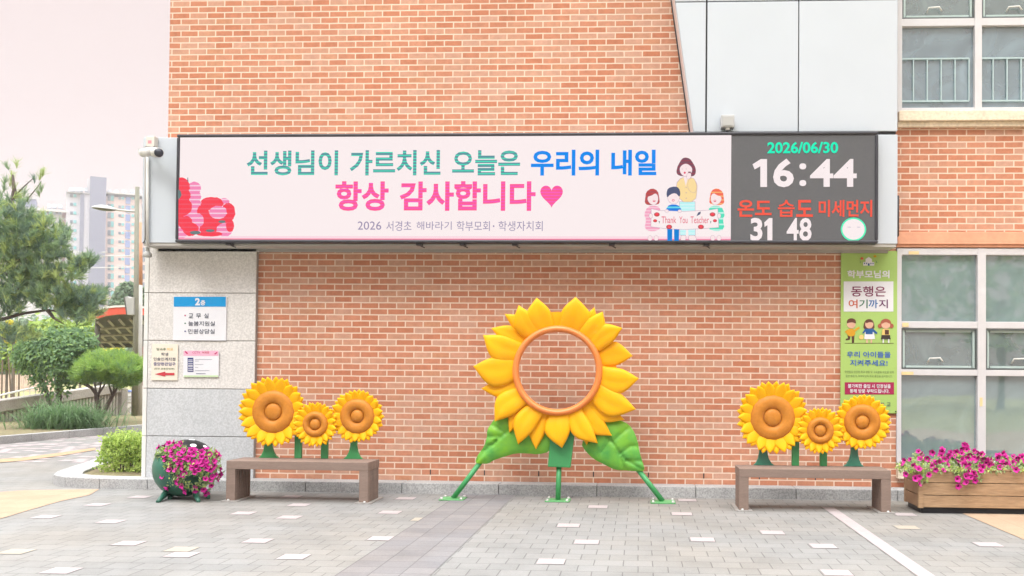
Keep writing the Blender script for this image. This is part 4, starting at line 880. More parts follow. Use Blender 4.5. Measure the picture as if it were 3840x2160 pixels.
# ---------------------------------------------------------------- petunias, green pot, wooden planter
def flower_mesh():
    mb = MB(); n = 20; rings = ((.006, .022), (.010, .012), (.020, .003), (.030, 0))
    for r, h in rings:
        for k in range(n):
            a = 2*math.pi*k/n; f = 1+.12*math.cos(5*a) if r > .015 else 1; mb.v.append((r*f*math.cos(a), h-.004*(r > .025)*math.cos(5*a+.6), r*f*math.sin(a)))
    mb.v.append((0, .024, 0)); c = len(mb.v)-1
    for i in range(3):
        for k in range(n): mb.f.append((i*n+k, (i+1)*n+k, (i+1)*n+(k+1) % n, i*n+(k+1) % n)); mb.m.append(1 if i == 0 else 0)
    for k in range(n): mb.f.append((c, k, (k+1) % n)); mb.m.append(1)
    return mb
FL = []
def flowers(par, pts, fn, tilt):
    for (q, r) in pts:
        p, nrm = fn(q, r)
        if not FL or FL[0].parent is None: pass
        if not FL: o = flower_mesh().build('flower', ['petunia', 'petunia_throat'], par, smooth=True, base=Vector((0, 0, 0))); FL.append(o)
        else: o = FL[0].copy(); COL.objects.link(o); o.parent = par
        o.location = p-wloc(par)
        dvec = (Vector(nrm)+Vector([random.gauss(0, tilt) for _ in range(3)])).normalized()
        o.rotation_mode = 'QUATERNION'; o.rotation_quaternion = dvec.to_track_quat('-Y', 'Z'); s_ = random.uniform(.8, 1.15); o.scale = (s_, 1.1*s_, s_)
YP = -.93
pc = at(461, 1178.5, YP); PR = 74*K*(YP+DIST)/F
pot = thing('flower_pot', 'round dark green pot on four splayed legs with a spotted black lid', 'flower pot', (pc.x, YP, 0))
prof = [(PR*math.cos(a), PR*.97*math.sin(a)) for a in [rad(-88+12*k) for k in range(11)]]
prof += [(PR*.93, PR*.52), (PR*.86, PR*.5), (PR*.8, PR*.3), (.01, PR*.28)]
MB().lathe(prof, pc, 40).build('bowl', 'pot_green', pot, smooth=True)
MB().lathe([(PR*.8, PR*.34), (.01, PR*.36)], pc, 24).build('soil', 'soil', pot)
lm = Matrix.Rotation(rad(-26), 4, 'X'); lv = Vector((.02, .05, .0))
lp = []; lf = []; nn_ = 40; prof = [(PR*1.0*math.cos(rad(a)), PR*1.0*math.sin(rad(a))) for a in (22, 30, 40, 50, 60, 70, 80, 89)]
mb = MB()
for i, (r, h) in enumerate(prof):
    for k in range(nn_): mb.v.append(tuple(pc+lv+lm @ Vector((r*math.cos(2*math.pi*k/nn_), r*math.sin(2*math.pi*k/nn_), h))))
for i in range(len(prof)-1):
    for k in range(nn_): mb.f.append((i*nn_+k, i*nn_+(k+1) % nn_, (i+1)*nn_+(k+1) % nn_, (i+1)*nn_+k)); mb.m.append(0)
lid = mb.build('lid', 'lid_black', pot, smooth=True)
s_ = lid.modifiers.new('s', 'SOLIDIFY'); s_.thickness = .012
for az, el, r_ in ((-98, 40, .036), (-62, 34, .032), (-130, 36, .034), (-72, 62, .036), (-115, 60, .03), (-30, 40, .034), (-160, 40, .034), (60, 50, .036), (120, 50, .036)):
    d1 = lm @ Vector((math.cos(rad(az))*math.cos(rad(el)), math.sin(rad(az))*math.cos(rad(el)), math.sin(rad(el))))
    t1 = d1.cross(Vector((0, 0, 1))).normalized(); t2 = d1.cross(t1); mb = MB(); cc = pc+lv+d1*(PR+.003)
    ring = [cc+t1*(r_*math.cos(2*math.pi*k/16))+t2*(r_*.8*math.sin(2*math.pi*k/16))-d1*(r_*r_/(2*PR)) for k in range(16)]
    mb.add([cc]+ring, [(0, 1+k, 1+(k+1) % 16) for k in range(16)]); mb.build('spot', 'spot_white', lid)
for x0, y0, x1, y1, dy in ((400, 1100, 235, 1275, -.10), (880, 1120, 925, 1270, -.12), (470, 1120, 435, 1222, .16), (1060, 1110, 1092, 1212, .14)):
    qa, qb = (362.2+.14816*x0, 1073.3+.14816*y0), (362.2+.14816*x1, 1073.3+.14816*y1); a = at(*qa, YP+dy*.6); b = gp(*qb, .01)
    MB().tube([a, a.lerp(b, .5), b], [.038, .028, .018], 12).build('leg', 'pot_green', pot, smooth=True)
z6 = lambda x, y: (362.2+.14816*x, 1073.3+.14816*y)
potfl = [(235, 340), (335, 310), (415, 280), (485, 260), (610, 290), (460, 385), (380, 385), (530, 330), (590, 450), (665, 405), (800, 390), (870, 385), (985, 430), (1065, 365), (1115, 465), (1240, 440), (1265, 495), (840, 465), (690, 525), (745, 550), (790, 555), (510, 555), (560, 545), (345, 560), (350, 500), (430, 640), (575, 600), (570, 650), (620, 590), (640, 695), (425, 720), (520, 735), (830, 640), (870, 600), (930, 585), (970, 625), (880, 680), (930, 730), (1060, 585), (1040, 540), (1060, 695), (1135, 725), (1200, 585), (1095, 655), (1205, 670), (860, 780), (690, 790), (660, 820), (300, 845), (570, 870), (545, 950), (630, 1005), (375, 1055), (685, 1105), (870, 1025), (870, 1105), (1015, 1075), (1065, 1145), (1140, 1005), (1045, 880), (1165, 850), (1220, 820), (1300, 720), (1300, 820), (1140, 900), (1260, 890), (980, 510), (460, 420), (760, 470), (640, 470), (1000, 650), (800, 690), (470, 480)]
mc = at(*z6(740, 690), YP-.06)
def potsurf(q, r, out=0.0):
    dx, dz = (at(q, r, YP-.25)-at(*z6(740, 690), YP-.25)).xz; rr = math.hypot(dx/.34, dz/.36); k = math.sqrt(max(.02, 1-rr*rr*.92))
    y = YP-.04-.33*k-out; p = at(q, r, y); return p, Vector((dx/.34, -k*1.1, dz/.36+.15))
pet = thing('petunia', 'magenta petunias spilling out of the round green pot', 'flowers', (pc.x, YP, pc.z+PR*.3), 'magenta petunias in planters')
flowers(pet, [z6(*p) for p in potfl], lambda q, r: potsurf(q, r, .03), .35)
reg = [(180, 520), (230, 350), (420, 290), (640, 260), (760, 400), (980, 420), (1130, 370), (1230, 450), (1290, 640), (1330, 800), (1250, 900), (1120, 1080), (1000, 1040), (880, 1060), (720, 1070), (640, 1000), (400, 1000), (440, 860), (330, 720), (230, 560)]
hole = [(700, 830), (840, 780), (960, 880), (900, 960), (760, 930)]
Pp, Nn_ = [], []
while len(Pp) < 1500:
    x, y = random.uniform(100, 1400), random.uniform(250, 1150)
    if inside((x, y), reg) and not inside((x, y), hole) and (y < 740 or random.random() < .5):
        p, n_ = potsurf(*z6(x, y), random.uniform(-.05, .02)); Pp.append(p); Nn_.append(n_)
leafcloud('foliage', ['petunia_leaf', 'hedge_leaf'], Pp, Nn_, .042, pet, 2.2, .6, .3, [.8, .2])
# wooden planter
PX, PY = 2.655, -1.205; PH = at(2400, 1184, PY).z; PL, PD = 1.75, .5
pl_ = thing('wooden_planter', 'long wooden plank planter full of magenta petunias below the window', 'planter', (PX, PY, 0))
hh = (PH-.055)/3
for k in range(3): MB().box(PX+.045, PX+PL-.045, PY, PY+.03, .055+k*hh+.003, .055+(k+1)*hh-.003).build('plank', 'wood', pl_, bevel=.004)
for k in range(3): MB().box(PX, PX+.03, PY+.04, PY+PD-.04, .055+k*hh+.003, .055+(k+1)*hh-.003).build('plank', 'wood_end', pl_, bevel=.004)
for k in range(3): MB().box(PX+PL-.03, PX+PL, PY+.04, PY+PD-.04, .055+k*hh+.003, .055+(k+1)*hh-.003).build('plank', 'wood_end', pl_, bevel=.004)
MB().box(PX+.04, PX+PL-.04, PY+PD-.03, PY+PD, .057, PH-.003).build('plank', 'wood', pl_, bevel=.004)
for x, y in ((PX-.002, PY-.004), (PX+PL-.045, PY-.004), (PX-.002, PY+PD-.04), (PX+PL-.045, PY+PD-.04)): MB().box(x, x+.047, y, y+.046, .05, PH-.001).build('post', 'wood', pl_, bevel=.004)
mb = MB(); mb.box(PX-.004, PX+PL+.004, PY-.008, PY+.04, PH, PH+.018); mb.box(PX-.004, PX+.04, PY+.041, PY+PD, PH, PH+.017); mb.build('rim', 'wood', pl_, bevel=.003)
MB().box(PX+.035, PX+PL-.035, PY+.031, PY+PD-.031, .056, PH-.03).build('soil', 'soil', pl_)
MB().box(PX+.03, PX+PL-.03, PY+.02, PY+PD-.03, .002, .054).build('base', 'lid_black', pl_)
zp = lambda x, y: (2254+.16667*x, 1073.3+.16667*y)
plfl = [(335, 370), (395, 425), (205, 495), (120, 510), (100, 565), (360, 480), (470, 490), (545, 395), (705, 335), (690, 385), (675, 430), (570, 525), (640, 540), (545, 595), (600, 655), (725, 655), (775, 480), (800, 440), (820, 385), (790, 570), (740, 500), (270, 595), (345, 630), (145, 720), (300, 780), (350, 765), (495, 725), (365, 865), (910, 390), (1000, 340), (1030, 270), (1075, 340), (1000, 400), (1060, 290), (920, 490), (960, 540), (1010, 500), (1040, 560), (1080, 480), (1100, 580), (1180, 470), (1170, 510), (1115, 430), (1190, 370), (1260, 390), (1300, 410), (1240, 480), (1255, 570), (1300, 610), (1285, 660), (1330, 500), (1375, 550), (1420, 580), (1440, 500), (1480, 560), (1545, 430), (1550, 480), (1630, 410), (1660, 440), (1650, 570), (1570, 610), (1780, 450), (1840, 480), (1780, 540), (1740, 590), (1815, 650), (1850, 500), (1900, 450), (1120, 670), (1180, 700), (1070, 745), (1125, 760), (1190, 750), (1195, 820), (935, 790), (1055, 840), (945, 905), (1040, 590), (1700, 520), (1600, 520), (1380, 500), (870, 450), (1960, 520), (2020, 460), (2080, 560), (2150, 480), (2230, 540)]
pet2 = thing('petunia', 'magenta petunias mounding over and trailing down the wooden planter', 'flowers', (PX+.8, PY+.2, PH), 'magenta petunias in planters')
def plsurf(q, r, out=0.0):
    z = at(q, r, PY).z
    if z < PH+.02: y = PY-.035-out
    else: y = PY-.02+min(.34, (z-PH)*1.1)-out
    return at(q, r, y), Vector((random.uniform(-.3, .3), -1, .35 if z > PH else .15))
flowers(pet2, [zp(*p) for p in plfl], lambda q, r: plsurf(q, r, .035), .45)
Pp, Nn_ = [], []
prof_ = [(40, 560), (200, 480), (330, 400), (480, 480), (700, 430), (900, 430), (1030, 350), (1250, 420), (1450, 470), (1650, 450), (1900, 490), (2300, 500)]
def topy(x):
    for (a, b), (c, d__) in zip(prof_, prof_[1:]):
        if a <= x <= c: return b+(d__-b)*(x-a)/(c-a)
    return 500
trail = [[(340, 640), (460, 640), (465, 830), (400, 830)], [(860, 640), (1040, 640), (1030, 760), (890, 770)], [(1070, 640), (1240, 640), (1220, 780), (1120, 800)], [(600, 620), (700, 620), (670, 700)], [(1600, 640), (1760, 640), (1700, 690)], [(1800, 560), (1950, 560), (1940, 680), (1840, 670)], [(1230, 700), (1300, 700), (1270, 820)], [(170, 560), (340, 620), (220, 720)]]
while len(Pp) < 2300:
    x, y = random.uniform(40, 2300), random.uniform(330, 840)
    if (topy(x) < y < 660) or any(inside((x, y), t_) for t_ in trail):
        p, n_ = plsurf(*zp(x, y), random.uniform(-.06, .02)); Pp.append(p); Nn_.append(n_)
leafcloud('foliage', ['petunia_leaf', 'hedge_leaf'], Pp, Nn_, .04, pet2, 2.2, .6, .3, [.8, .2])

# ---------------------------------------------------------------- fittings
def fq(q0, r0, q1, r1, y0, y1): a, b = at(q0, r0, y0), at(q1, r1, y0); return (a.x, b.x, y0, y1, b.z, a.z)
fl = thing('floodlight', 'small square grey floodlight on the white cladding above the display clock', 'light', at(1831, 326, YF-.1))
MB().box(*fq(1814, 288, 1848, 320, YF-.12, YF-.01)).build('housing', 'lens_grey', fl, bevel=.01)
MB().box(*fq(1818, 292, 1844, 316, YF-.128, YF-.121)).build('lens', 'cabinet_grey', fl, bevel=.003)
MB().box(*fq(1826, 320.5, 1836, 326, YF-.10, YF-.005)).build('bracket', 'cam_white', fl)
cc = thing('security_camera', 'white security camera with a dark lens on the left end of the fascia', 'camera', at(385, 384, YF-.12))
a = at(358, 385, YF-.16); b = at(384, 380, YF-.2); MB().tube([a, b], [.045, .05], 14).build('housing', 'cam_white', cc, smooth=True)
a = at(388, 383, YF-.16); b = at(399, 384, YF-.36)
MB().tube([a, b], .052, 16).build('camera_body', 'cam_white', cc, smooth=True); MB().tube([b+(b-a)*.02, b+(b-a)*.06], .046, 16).build('lens', 'cam_dark', cc, smooth=True)
MB().tube([at(374, 372, YF-.03), at(380, 376, YF-.12), at(386, 382, YF-.15)], .02, 10).build('arm', 'cam_white', cc, smooth=True)
a = at(350, 375, YF-.14); b = at(356, 392, YF-.14); MB().tube([a, at(350, 384, YF-.14), b], .012, 8).build('sun_visor', 'cam_white', cc)
jb = thing('junction_box', 'beige junction box with a pink sticker above the security camera', 'junction box', at(377, 367, YF-.05))
MB().box(*fq(367.5, 342, 388, 368, YF-.09, YF-.002)).build('box_body', 'box_beige', jb, bevel=.006); rectq(jb, 'sticker', 'sticker_pink', 372, 353, 381, 361, YF-.092)
mb = MB(); mb.tube([at(366, 368, YF-.03), at(366, 600, YF-.03), at(361, 612, YF-.03)], .012, 8)
tag(mb.build('conduit_pipe', 'flashing', smooth=True), 'thin dark grey conduit running down the left end of the fascia', 'pipe')
mb = MB(); mb.tube([at(371, 395, YF-.03), at(371, 620, YF-.03)], .016, 8)
tag(mb.build('conduit_pipe', 'trim_white', smooth=True), 'pale conduit pipe beside the thin dark grey one, below the camera', 'pipe')
wl = thing('wall_lamp', 'small grey lamp hanging under the left corner of the fascia', 'light', at(370, 632, -.25))
a = at(370.5, 622, -.25); b = at(370.5, 632, -.25); MB().tube([a, b], .018, 10).build('stem', 'cabinet_grey', wl)
MB().lathe([(.02, .0), (.045, -.02), (.05, -.06), (.042, -.065), (.001, -.05)], b, 16).build('lamp_shade', 'cabinet_grey', wl, smooth=True)

# ---------------------------------------------------------------- hedge and planting bed on the left
HX0, HZ1 = at(244, 1140, .62).x, at(300, 1096, .62).z
hd = thing('hedge', 'clipped bright green hedge in the rounded kerbed bed beside the granite pier', 'hedge', (-6.25, 1.1, .085))
hx0, hx1, hy0, hy1, hz1 = HX0, -5.56, .62, 2.4, HZ1
Pp, Nn_ = [], []
for _ in range(9000):
    f = random.random(); x, y, z = random.uniform(hx0, hx1), random.uniform(hy0, hy1), random.uniform(.1, hz1)
    if f < .4: y = hy0; n_ = (0, -1, .3)
    elif f < .75: z = hz1; n_ = (0, -.3, 1)
    else: x = hx0; n_ = (-1, -.3, .3)
    w_ = .05*math.sin(x*9)*math.sin(z*11+y*5); dpt = -abs(random.gauss(0, .05))+w_
    if z < .22 and random.random() < .45: continue
    rn = .10 if (x < hx0+.1 or z > hz1-.05) else 0
    Pp.append((x+n_[0]*dpt+.3*rn*random.random(), y+n_[1]*dpt, z+n_[2]*dpt*.9+(random.gauss(0, .02) if f > .4 else 0))); Nn_.append(n_)
leafcloud('foliage', ['hedge_leaf', 'hedge_dark'], Pp, Nn_, .042, hd, 1.9, .7, 0, [.78, .22])
mb = MB()
for k in range(26): x, y = random.uniform(hx0+.1, hx1), random.uniform(hy0+.06, hy0+.3); mb.tube([(x, y, .08), (x+random.gauss(0, .05), y+random.gauss(0, .03), .4)], [.010, .006], 5)
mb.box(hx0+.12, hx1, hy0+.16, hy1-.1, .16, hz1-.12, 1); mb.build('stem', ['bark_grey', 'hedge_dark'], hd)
# far kerb, bed and low wall
mb = MB(); ka, kb = Vector((-11.55, 1.5)), Vector((-10.45, 12.4)); nseg = 11
for i in range(nseg):
    a = ka.lerp(kb, i/nseg); b = ka.lerp(kb, (i+1)/nseg); g = (b-a).normalized(); n_ = Vector((-g.y, g.x))*.16; g = g*.004
    mb.slab([tuple(a+g), tuple(b-g), tuple(b-g+n_), tuple(a+g+n_)], -.01, .135)
tag(mb.build('kerb', 'kerb_stone', bevel=.008), kind='structure')
tag(MB().sheet([(-11.69, 1.5), (-10.59, 12.4), (-9.5, 19), (-15, 19), (-15.6, 7), (-16.2, 1.5)], .115).build('soil', 'soil'), kind='structure')
lw = thing('low_wall', 'low concrete wall with a thick coping and fluted base behind the trees', 'wall', (-14.56, 10.7, .1))
wa, wb = Vector((-15.63, 4.3)), Vector((-13.93, 14.5)); 
wt, wbt = at(0, 1006, 10.69).z, at(0, 1036, 10.69).z; wt2, wbt2 = at(229, 974, 13.6).z, at(229, 997, 13.6).z
g = (wb-wa).normalized(); n_ = Vector((g.y, -g.x))
k2 = (14.5-10.69)/(13.6-10.69); k1 = (4.3-10.69)/(13.6-10.69)
za0, za1, zb0_, zb1_ = wbt+(wbt2-wbt)*k1, wt+(wt2-wt)*k1, wbt+(wbt2-wbt)*k2, wt+(wt2-wt)*k2
mb = MB(); c8 = [(wa+n_*.10, za0), (wb+n_*.10, zb0_), (wb-n_*.22, zb0_), (wa-n_*.22, za0), (wa+n_*.10, za1), (wb+n_*.10, zb1_), (wb-n_*.22, zb1_), (wa-n_*.22, za1)]
mb.add([(p[0], p[1], z) for p, z in c8], [(0, 3, 2, 1), (4, 5, 6, 7), (0, 1, 5, 4), (1, 2, 6, 5), (2, 3, 7, 6), (3, 0, 4, 7)]); mb.build('coping', 'concrete', lw, bevel=.02)
MB().add([(p[0], p[1], z) for p, z in ((wa, .05), (wb, .05), (wb-n_*.15, .05), (wa-n_*.15, .05), (wa, za0-.003), (wb, zb0_-.003), (wb-n_*.15, zb0_-.003), (wa-n_*.15, za0-.003))], [(0, 3, 2, 1), (4, 5, 6, 7), (0, 1, 5, 4), (1, 2, 6, 5), (2, 3, 7, 6), (3, 0, 4, 7)]).build('base', 'concrete_dark', lw)
mb = MB(); Lw = (wb-wa).length; k = 0
while k < Lw-.1:
    a = wa+g*k+n_*.002; b = wa+g*(k+.065)+n_*.002; mb.slab([tuple(a), tuple(b), tuple(b+n_*.035), tuple(a+n_*.035)], .05, za0+(zb0_-za0)*k/Lw-.008); k += .11
mb.build('fluting', 'concrete', lw)

# ---------------------------------------------------------------- trees
def limb(mb, pts, r0, r1, n=7):
    m = len(pts); mb.tube(pts, [r0+(r1-r0)*i/(m-1) for i in range(m)], n)
YPN = 6.4
pr_ = at(-75, 1080, YPN); pine = thing('pine_tree', 'tall pine with layered dark green boughs reaching in from the left', 'tree', (pr_.x, YPN, .11))
def jit(q, r, dy=0.0): return at(q, r, YPN+dy)
mb = MB()
limb(mb, [Vector((pr_.x, YPN, .1)), jit(-70, 950), jit(-55, 800), jit(-35, 690), jit(-10, 620), jit(18, 560), jit(36, 480), jit(32, 440)], .15, .02, 10)
for b_ in ([(-50, 812), (10, 802), (60, 788), (120, 780), (190, 788), (235, 800)], [(-45, 700), (10, 690), (70, 690), (130, 672), (190, 676), (232, 668)], [(-40, 705), (30, 722), (60, 730), (140, 735), (205, 760), (250, 742)], [(-20, 640), (40, 625), (90, 615), (140, 598), (168, 588)],
           [(-5, 600), (40, 585), (80, 570), (115, 545)], [(20, 555), (50, 530), (70, 500), (95, 470), (104, 455)], [(-30, 660), (20, 655), (90, 650), (150, 640)], [(30, 500), (60, 470), (86, 446)], [(-55, 815), (-10, 850), (30, 855), (60, 848)], [(120, 780), (135, 800), (160, 815)]):
    dy = random.uniform(-.4, .4); limb(mb, [jit(q, r, dy+.02*i*random.uniform(-1, 1)) for i, (q, r) in enumerate(b_)], .042 if b_[0][1] > 620 else .018, .006)
mb.build('trunk', 'bark', pine, smooth=True)
tufts = []
def blob(q, r, rq, rr, n, up=.6, dy=.5):
    for _ in range(n):
        a, s = random.uniform(0, 2*math.pi), math.sqrt(random.random())
        x, z = q+rq*s*math.cos(a), r+rr*s*math.sin(a)
        p = jit(x, z, random.uniform(-dy, dy)); d = Vector((.45*math.cos(a)*s+random.gauss(0, .3), random.gauss(0, .45), up+random.gauss(0, .3))).normalized(); tufts.append((p, d))
for b_ in ((35, 520, 30, 30, 26), (20, 555, 55, 28, 55), (75, 560, 45, 26, 48), (115, 565, 16, 26, 18), (30, 600, 60, 28, 70), (110, 595, 52, 26, 50), (160, 598, 18, 20, 14), (60, 640, 90, 25, 110), (130, 632, 40, 24, 40), (170, 645, 12, 22, 9),
           (50, 690, 80, 24, 75), (150, 690, 60, 20, 65), (205, 668, 30, 16, 34), (225, 650, 10, 12, 7), (60, 745, 80, 22, 50), (150, 742, 75, 26, 110), (215, 755, 45, 24, 75), (245, 740, 18, 16, 16), (200, 790, 55, 22, 60), (130, 770, 40, 14, 22), (20, 840, 40, 24, 42), (60, 845, 30, 14, 16), (10, 640, 40, 40, 60), (20, 720, 45, 40, 75), (15, 775, 40, 24, 45), (90, 700, 50, 40, 60), (0, 560, 25, 50, 40), (60, 600, 50, 40, 50)): blob(*b_)
for q, r in ((20, 415), (42, 410), (30, 440), (12, 450), (36, 470), (100, 440), (108, 432), (86, 448), (104, 470), (98, 482), (60, 480), (70, 500), (50, 500), (166, 585), (172, 578), (236, 655), (242, 648), (4, 490), (266, 735), (150, 560), (10, 470), (26, 455)): 
    p = jit(q, r+8); tufts.append((p, Vector((random.gauss(.1, .2), 0, 1)).normalized()))
needles('needles', ['pine_needle', 'pine_needle', 'pine_needle_light', 'pine_needle_dark'], tufts, pine, 42, .13, .009, .42)
# broad-leaved small tree
YBT = gp(147, 1062, .115).y+.6; bt_ = thing('small_tree', 'small dense broad-leaved tree with a heart-shaped crown above the grass clump', 'tree', gp(147, 1062, .115))
mb = MB(); JB = lambda q, r, d=0: at(q, r, YBT+d)
for b_ in ([(148, 1062), (150, 1010), (152, 970), (165, 930), (180, 880)], [(138, 1062), (122, 1010), (112, 970), (95, 930), (70, 880)], [(150, 1000), (145, 950), (135, 900), (130, 850)]): limb(mb, [JB(q, r) for q, r in b_], .06, .015)
mb.build('trunk', 'bark_grey', bt_, smooth=True)
crown = [(28, 895), (45, 860), (80, 838), (130, 828), (185, 826), (225, 832), (246, 855), (242, 888), (220, 920), (195, 955), (170, 990), (160, 1010), (130, 1010), (110, 1000), (85, 975), (62, 940), (35, 915)]
Pp, Nn_ = [], []
while len(Pp) < 5200:
    q, r = random.uniform(20, 255), random.uniform(795, 1015)
    if not inside((q, r), smooth_loop(crown, 1)): continue
    d = min(segd((q, r), crown[i], crown[i-1]) for i in range(len(crown)))
    dep = min(.85, math.sqrt(d/60)*.85); s = -1 if random.random() < .75 else 1
    if r > 925 and random.random() < min(.85, .35+(r-925)/110): continue
    p = JB(q+random.gauss(0, 3), r+random.gauss(0, 3), s*dep*.8*random.uniform(.5, 1)); Pp.append(p); Nn_.append(((q-138)/120, s*.7, .5))
leafcloud('foliage', ['broad_leaf', 'broad_leaf_light'], Pp, Nn_, .125, bt_, 2.1, .55, .9, [.8, .2])
# umbrella pine
YUP = gp(246, 1061, .115).y-.3; up_ = thing('umbrella_pine', 'low umbrella-shaped pine with forked trunk and bright green rounded crown', 'tree', gp(246, 1060, .115))
JU = lambda q, r, d=0: at(q, r, YUP+d)
mb = MB(); bq = gp(246, 1061, .1)
for b_, r0, r1 in (([(246, 1062), (247, 1040), (245, 1010), (242, 990), (230, 975), (208, 965), (192, 962)], .13, .025), ([(252, 1058), (262, 1035), (275, 1010), (284, 995), (290, 985), (300, 965)], .10, .03), ([(244, 1000), (252, 985), (262, 970), (268, 955)], .05, .02), ([(245, 1005), (240, 975), (238, 955)], .05, .02), ([(245, 1008), (252, 975), (255, 950)], .045, .02), ([(243, 992), (225, 970), (205, 955)], .045, .015), ([(284, 996), (276, 975), (272, 952)], .05, .02), ([(287, 990), (286, 970), (292, 952)], .045, .02), ([(262, 1000), (255, 1005), (248, 1012)], .02, .02)):
    limb(mb, [JU(q, r) for q, r in b_], r0*.62, r1*.6)
mb.build('trunk', 'bark', up_, smooth=True)
tufts = []
ucr = [(180, 948), (195, 922), (222, 900), (255, 890), (300, 892), (340, 902), (362, 918), (372, 935), (360, 955), (335, 968), (300, 974), (278, 962), (250, 958), (215, 962), (192, 960)]
while len(tufts) < 780:
    q, r = random.uniform(178, 374), random.uniform(886, 976)
    if not inside((q, r), ucr): continue
    d = min(segd((q, r), ucr[i], ucr[i-1]) for i in range(len(ucr))); dep = min(1.0, math.sqrt(d/35)*1.0); s = -1 if random.random() < .7 else 1
    p = JU(q, r, s*dep*random.uniform(.4, 1)); tufts.append((p, Vector((random.gauss((q-275)/200, .3), s*.35+random.gauss(0, .25), .8+random.gauss(0, .25))).normalized()))
hi = [t_ for t_ in tufts if t_[0].z > JU(275, 945).z]; lo = [t_ for t_ in tufts if t_[0].z <= JU(275, 945).z]
needles('needles', ['round_pine', 'round_pine', 'round_pine', 'round_pine_dark'], hi, up_, 34, .14, .013, .75); needles('needles', ['round_pine', 'round_pine_dark', 'round_pine_dark'], lo, up_, 34, .13, .013, .8)
# arching grass clump
gc = gp(165, 1076, .115); gr = thing('grass_clump', 'large clump of arching dark green grass blades below the small tree', 'plant', gc)
vs, fs = [], []
for _ in range(1700):
    a = random.uniform(0, 2*math.pi); o = Vector((random.gauss(0, .34), random.gauss(0, .26), 0)); L_ = random.uniform(.7, 1.35); d = Vector((math.cos(a), math.sin(a)*.7, 0)); s = d.cross(Vector((0, 0, 1))); w = random.uniform(.008, .014); dr = random.uniform(.5, 1.1)
    b0 = len(vs)
    for i in range(6):
        t = i/5; p = gc+o+d*(L_*t*.85*dr)+Vector((0, 0, L_*(t*1.0-t*t*1.0*dr))); ww = w*(1-t*.85); vs += [p-s*ww, p+s*ww]
    fs += [(b0+2*i, b0+2*i+1, b0+2*i+3, b0+2*i+2) for i in range(5)]
MB().add(vs, fs).build('blades', 'blade', gr)

# ---------------------------------------------------------------- posts, notice case, lamp
def pillar(name, label, cat, q0, r0, q1, r1, Y, m, depth=.3, z0=None):
    a, b = at(q0, r0, Y), at(q1, r1, Y); t = MB().box(a.x, b.x, Y, Y+depth, b.z if z0 is None else z0, a.z).build(name, m, None, bevel=.015, base=Vector(((a.x+b.x)/2, Y, b.z if z0 is None else z0)))
    return tag(t, label, cat)
pillar('stone_post', 'pale stone post at the end of the low concrete wall', 'post', 294.5, 977, 306, 1057, 14.55, 'concrete')
nc = thing('notice_case', 'white notice case with a rounded blue top between the stone post and the brown pole', 'notice board', at(318, 1050, 15.4))
MB().box(*[f_ for f_ in (at(307, 1000, 15.4).x, at(331, 1000, 15.4).x)], 15.4, 15.5, at(318, 1023, 15.4).z, at(318, 986, 15.4).z).build('panel', 'trim_white', nc)
a, b = at(308, 986, 15.38), at(330, 986, 15.38); MB().prism([(a.x+(b.x-a.x)*.5*(1-math.cos(math.pi*k/10)), a.z+.06*math.sin(math.pi*k/10)) for k in range(11)], 15.38, 15.5).build('top_cap', 'tower_blue', nc)
mb = MB()
for r in (996, 1003, 1010): a, b = at(307, r, 15.38), at(331, r+1.2, 15.38); mb.box(a.x, b.x, 15.37, 15.395, b.z, a.z)
mb.build('shelf_bar', 'steel', nc)
mb = MB()
for q in (309, 329): a = at(q, 1000, 15.45); mb.tube([(a.x, 15.45, 0), (a.x, 15.45, at(q, 990, 15.45).z)], .02, 6); mb.build('leg', 'steel', nc); mb = MB()
pillar('beige_wall', 'plain beige low wall running behind the poles towards the granite pier', 'wall', 303, 1024, 385, 1052, 16.2, 'concrete', .2, 0)
mb = MB(); a = gp(333.5, 1057); b = at(335, 880, a.y); tag(mb.tube([a, b], .035, 8).build('brown_pole', 'pole_brown', None, smooth=True, base=a), 'thin dark brown pole left of the street lamp', 'pole')
sl_ = thing('street_lamp', 'greenish street lamp pole with a long arm and a white cobra head', 'street lamp', gp(339, 1057)); Yl = sl_.location.y
p0 = sl_.location; p1 = at(345.5, 470, Yl)
MB().tube([p0, p0.lerp(p1, .5), p1], [.075, .066, .055], 14).build('pole', 'pole_green', sl_, smooth=True)
ha = at(288, 527, Yl); MB().tube([at(345, 533, Yl), at(315, 530, Yl), ha], [.03, .026, .024], 8).build('arm', 'lamp_shell', sl_, smooth=True)
q0, q1 = at(231, 522, Yl), at(290, 528, Yl); Lh = (q1-q0).length; ax = (q1-q0).normalized()
for nm, m_, s_ in (('lamp_head', 'lamp_shell', 1), ('lamp_glass', 'lamp_under', -1)):
    mb = MB(); n1, n2 = 14, 9; up = Vector((0, 0, 1))
    for i in range(n1+1):
        t = i/n1; w = .15*math.sin(math.pi*min(.97, max(.02, t*.94+.03)))**.6; hgt = (.10 if s_ > 0 else .055)*math.sin(math.pi*min(.97, max(.02, t*.9+.02)))**.7
        for j in range(n2+1):
            a = math.pi*j/n2; mb.v.append(tuple(q0+ax*(Lh*t)+Vector((0, 1, 0))*(w*math.cos(a))+up*(s_*hgt*math.sin(a))))
    for i in range(n1):
        for j in range(n2): b = i*(n2+1)+j; mb.f.append((b, b+1, b+n2+2, b+n2+1)); mb.m.append(0)
    mb.build(nm, m_, sl_, smooth=True)
g2 = gp(349, 1056); p1 = at(352, 560, g2.y+.2)
gp2 = thing('utility_pole', 'pale grey pole with a rusty upper half standing just right of the street lamp', 'pole', g2)
mid = g2.lerp(p1, .68); MB().tube([g2, mid], [.085, .075], 12).build('pole', 'pole_grey', gp2, smooth=True); MB().tube([mid, p1], [.075, .065], 12).build('rusty_sleeve', 'orange_band', gp2, smooth=True)
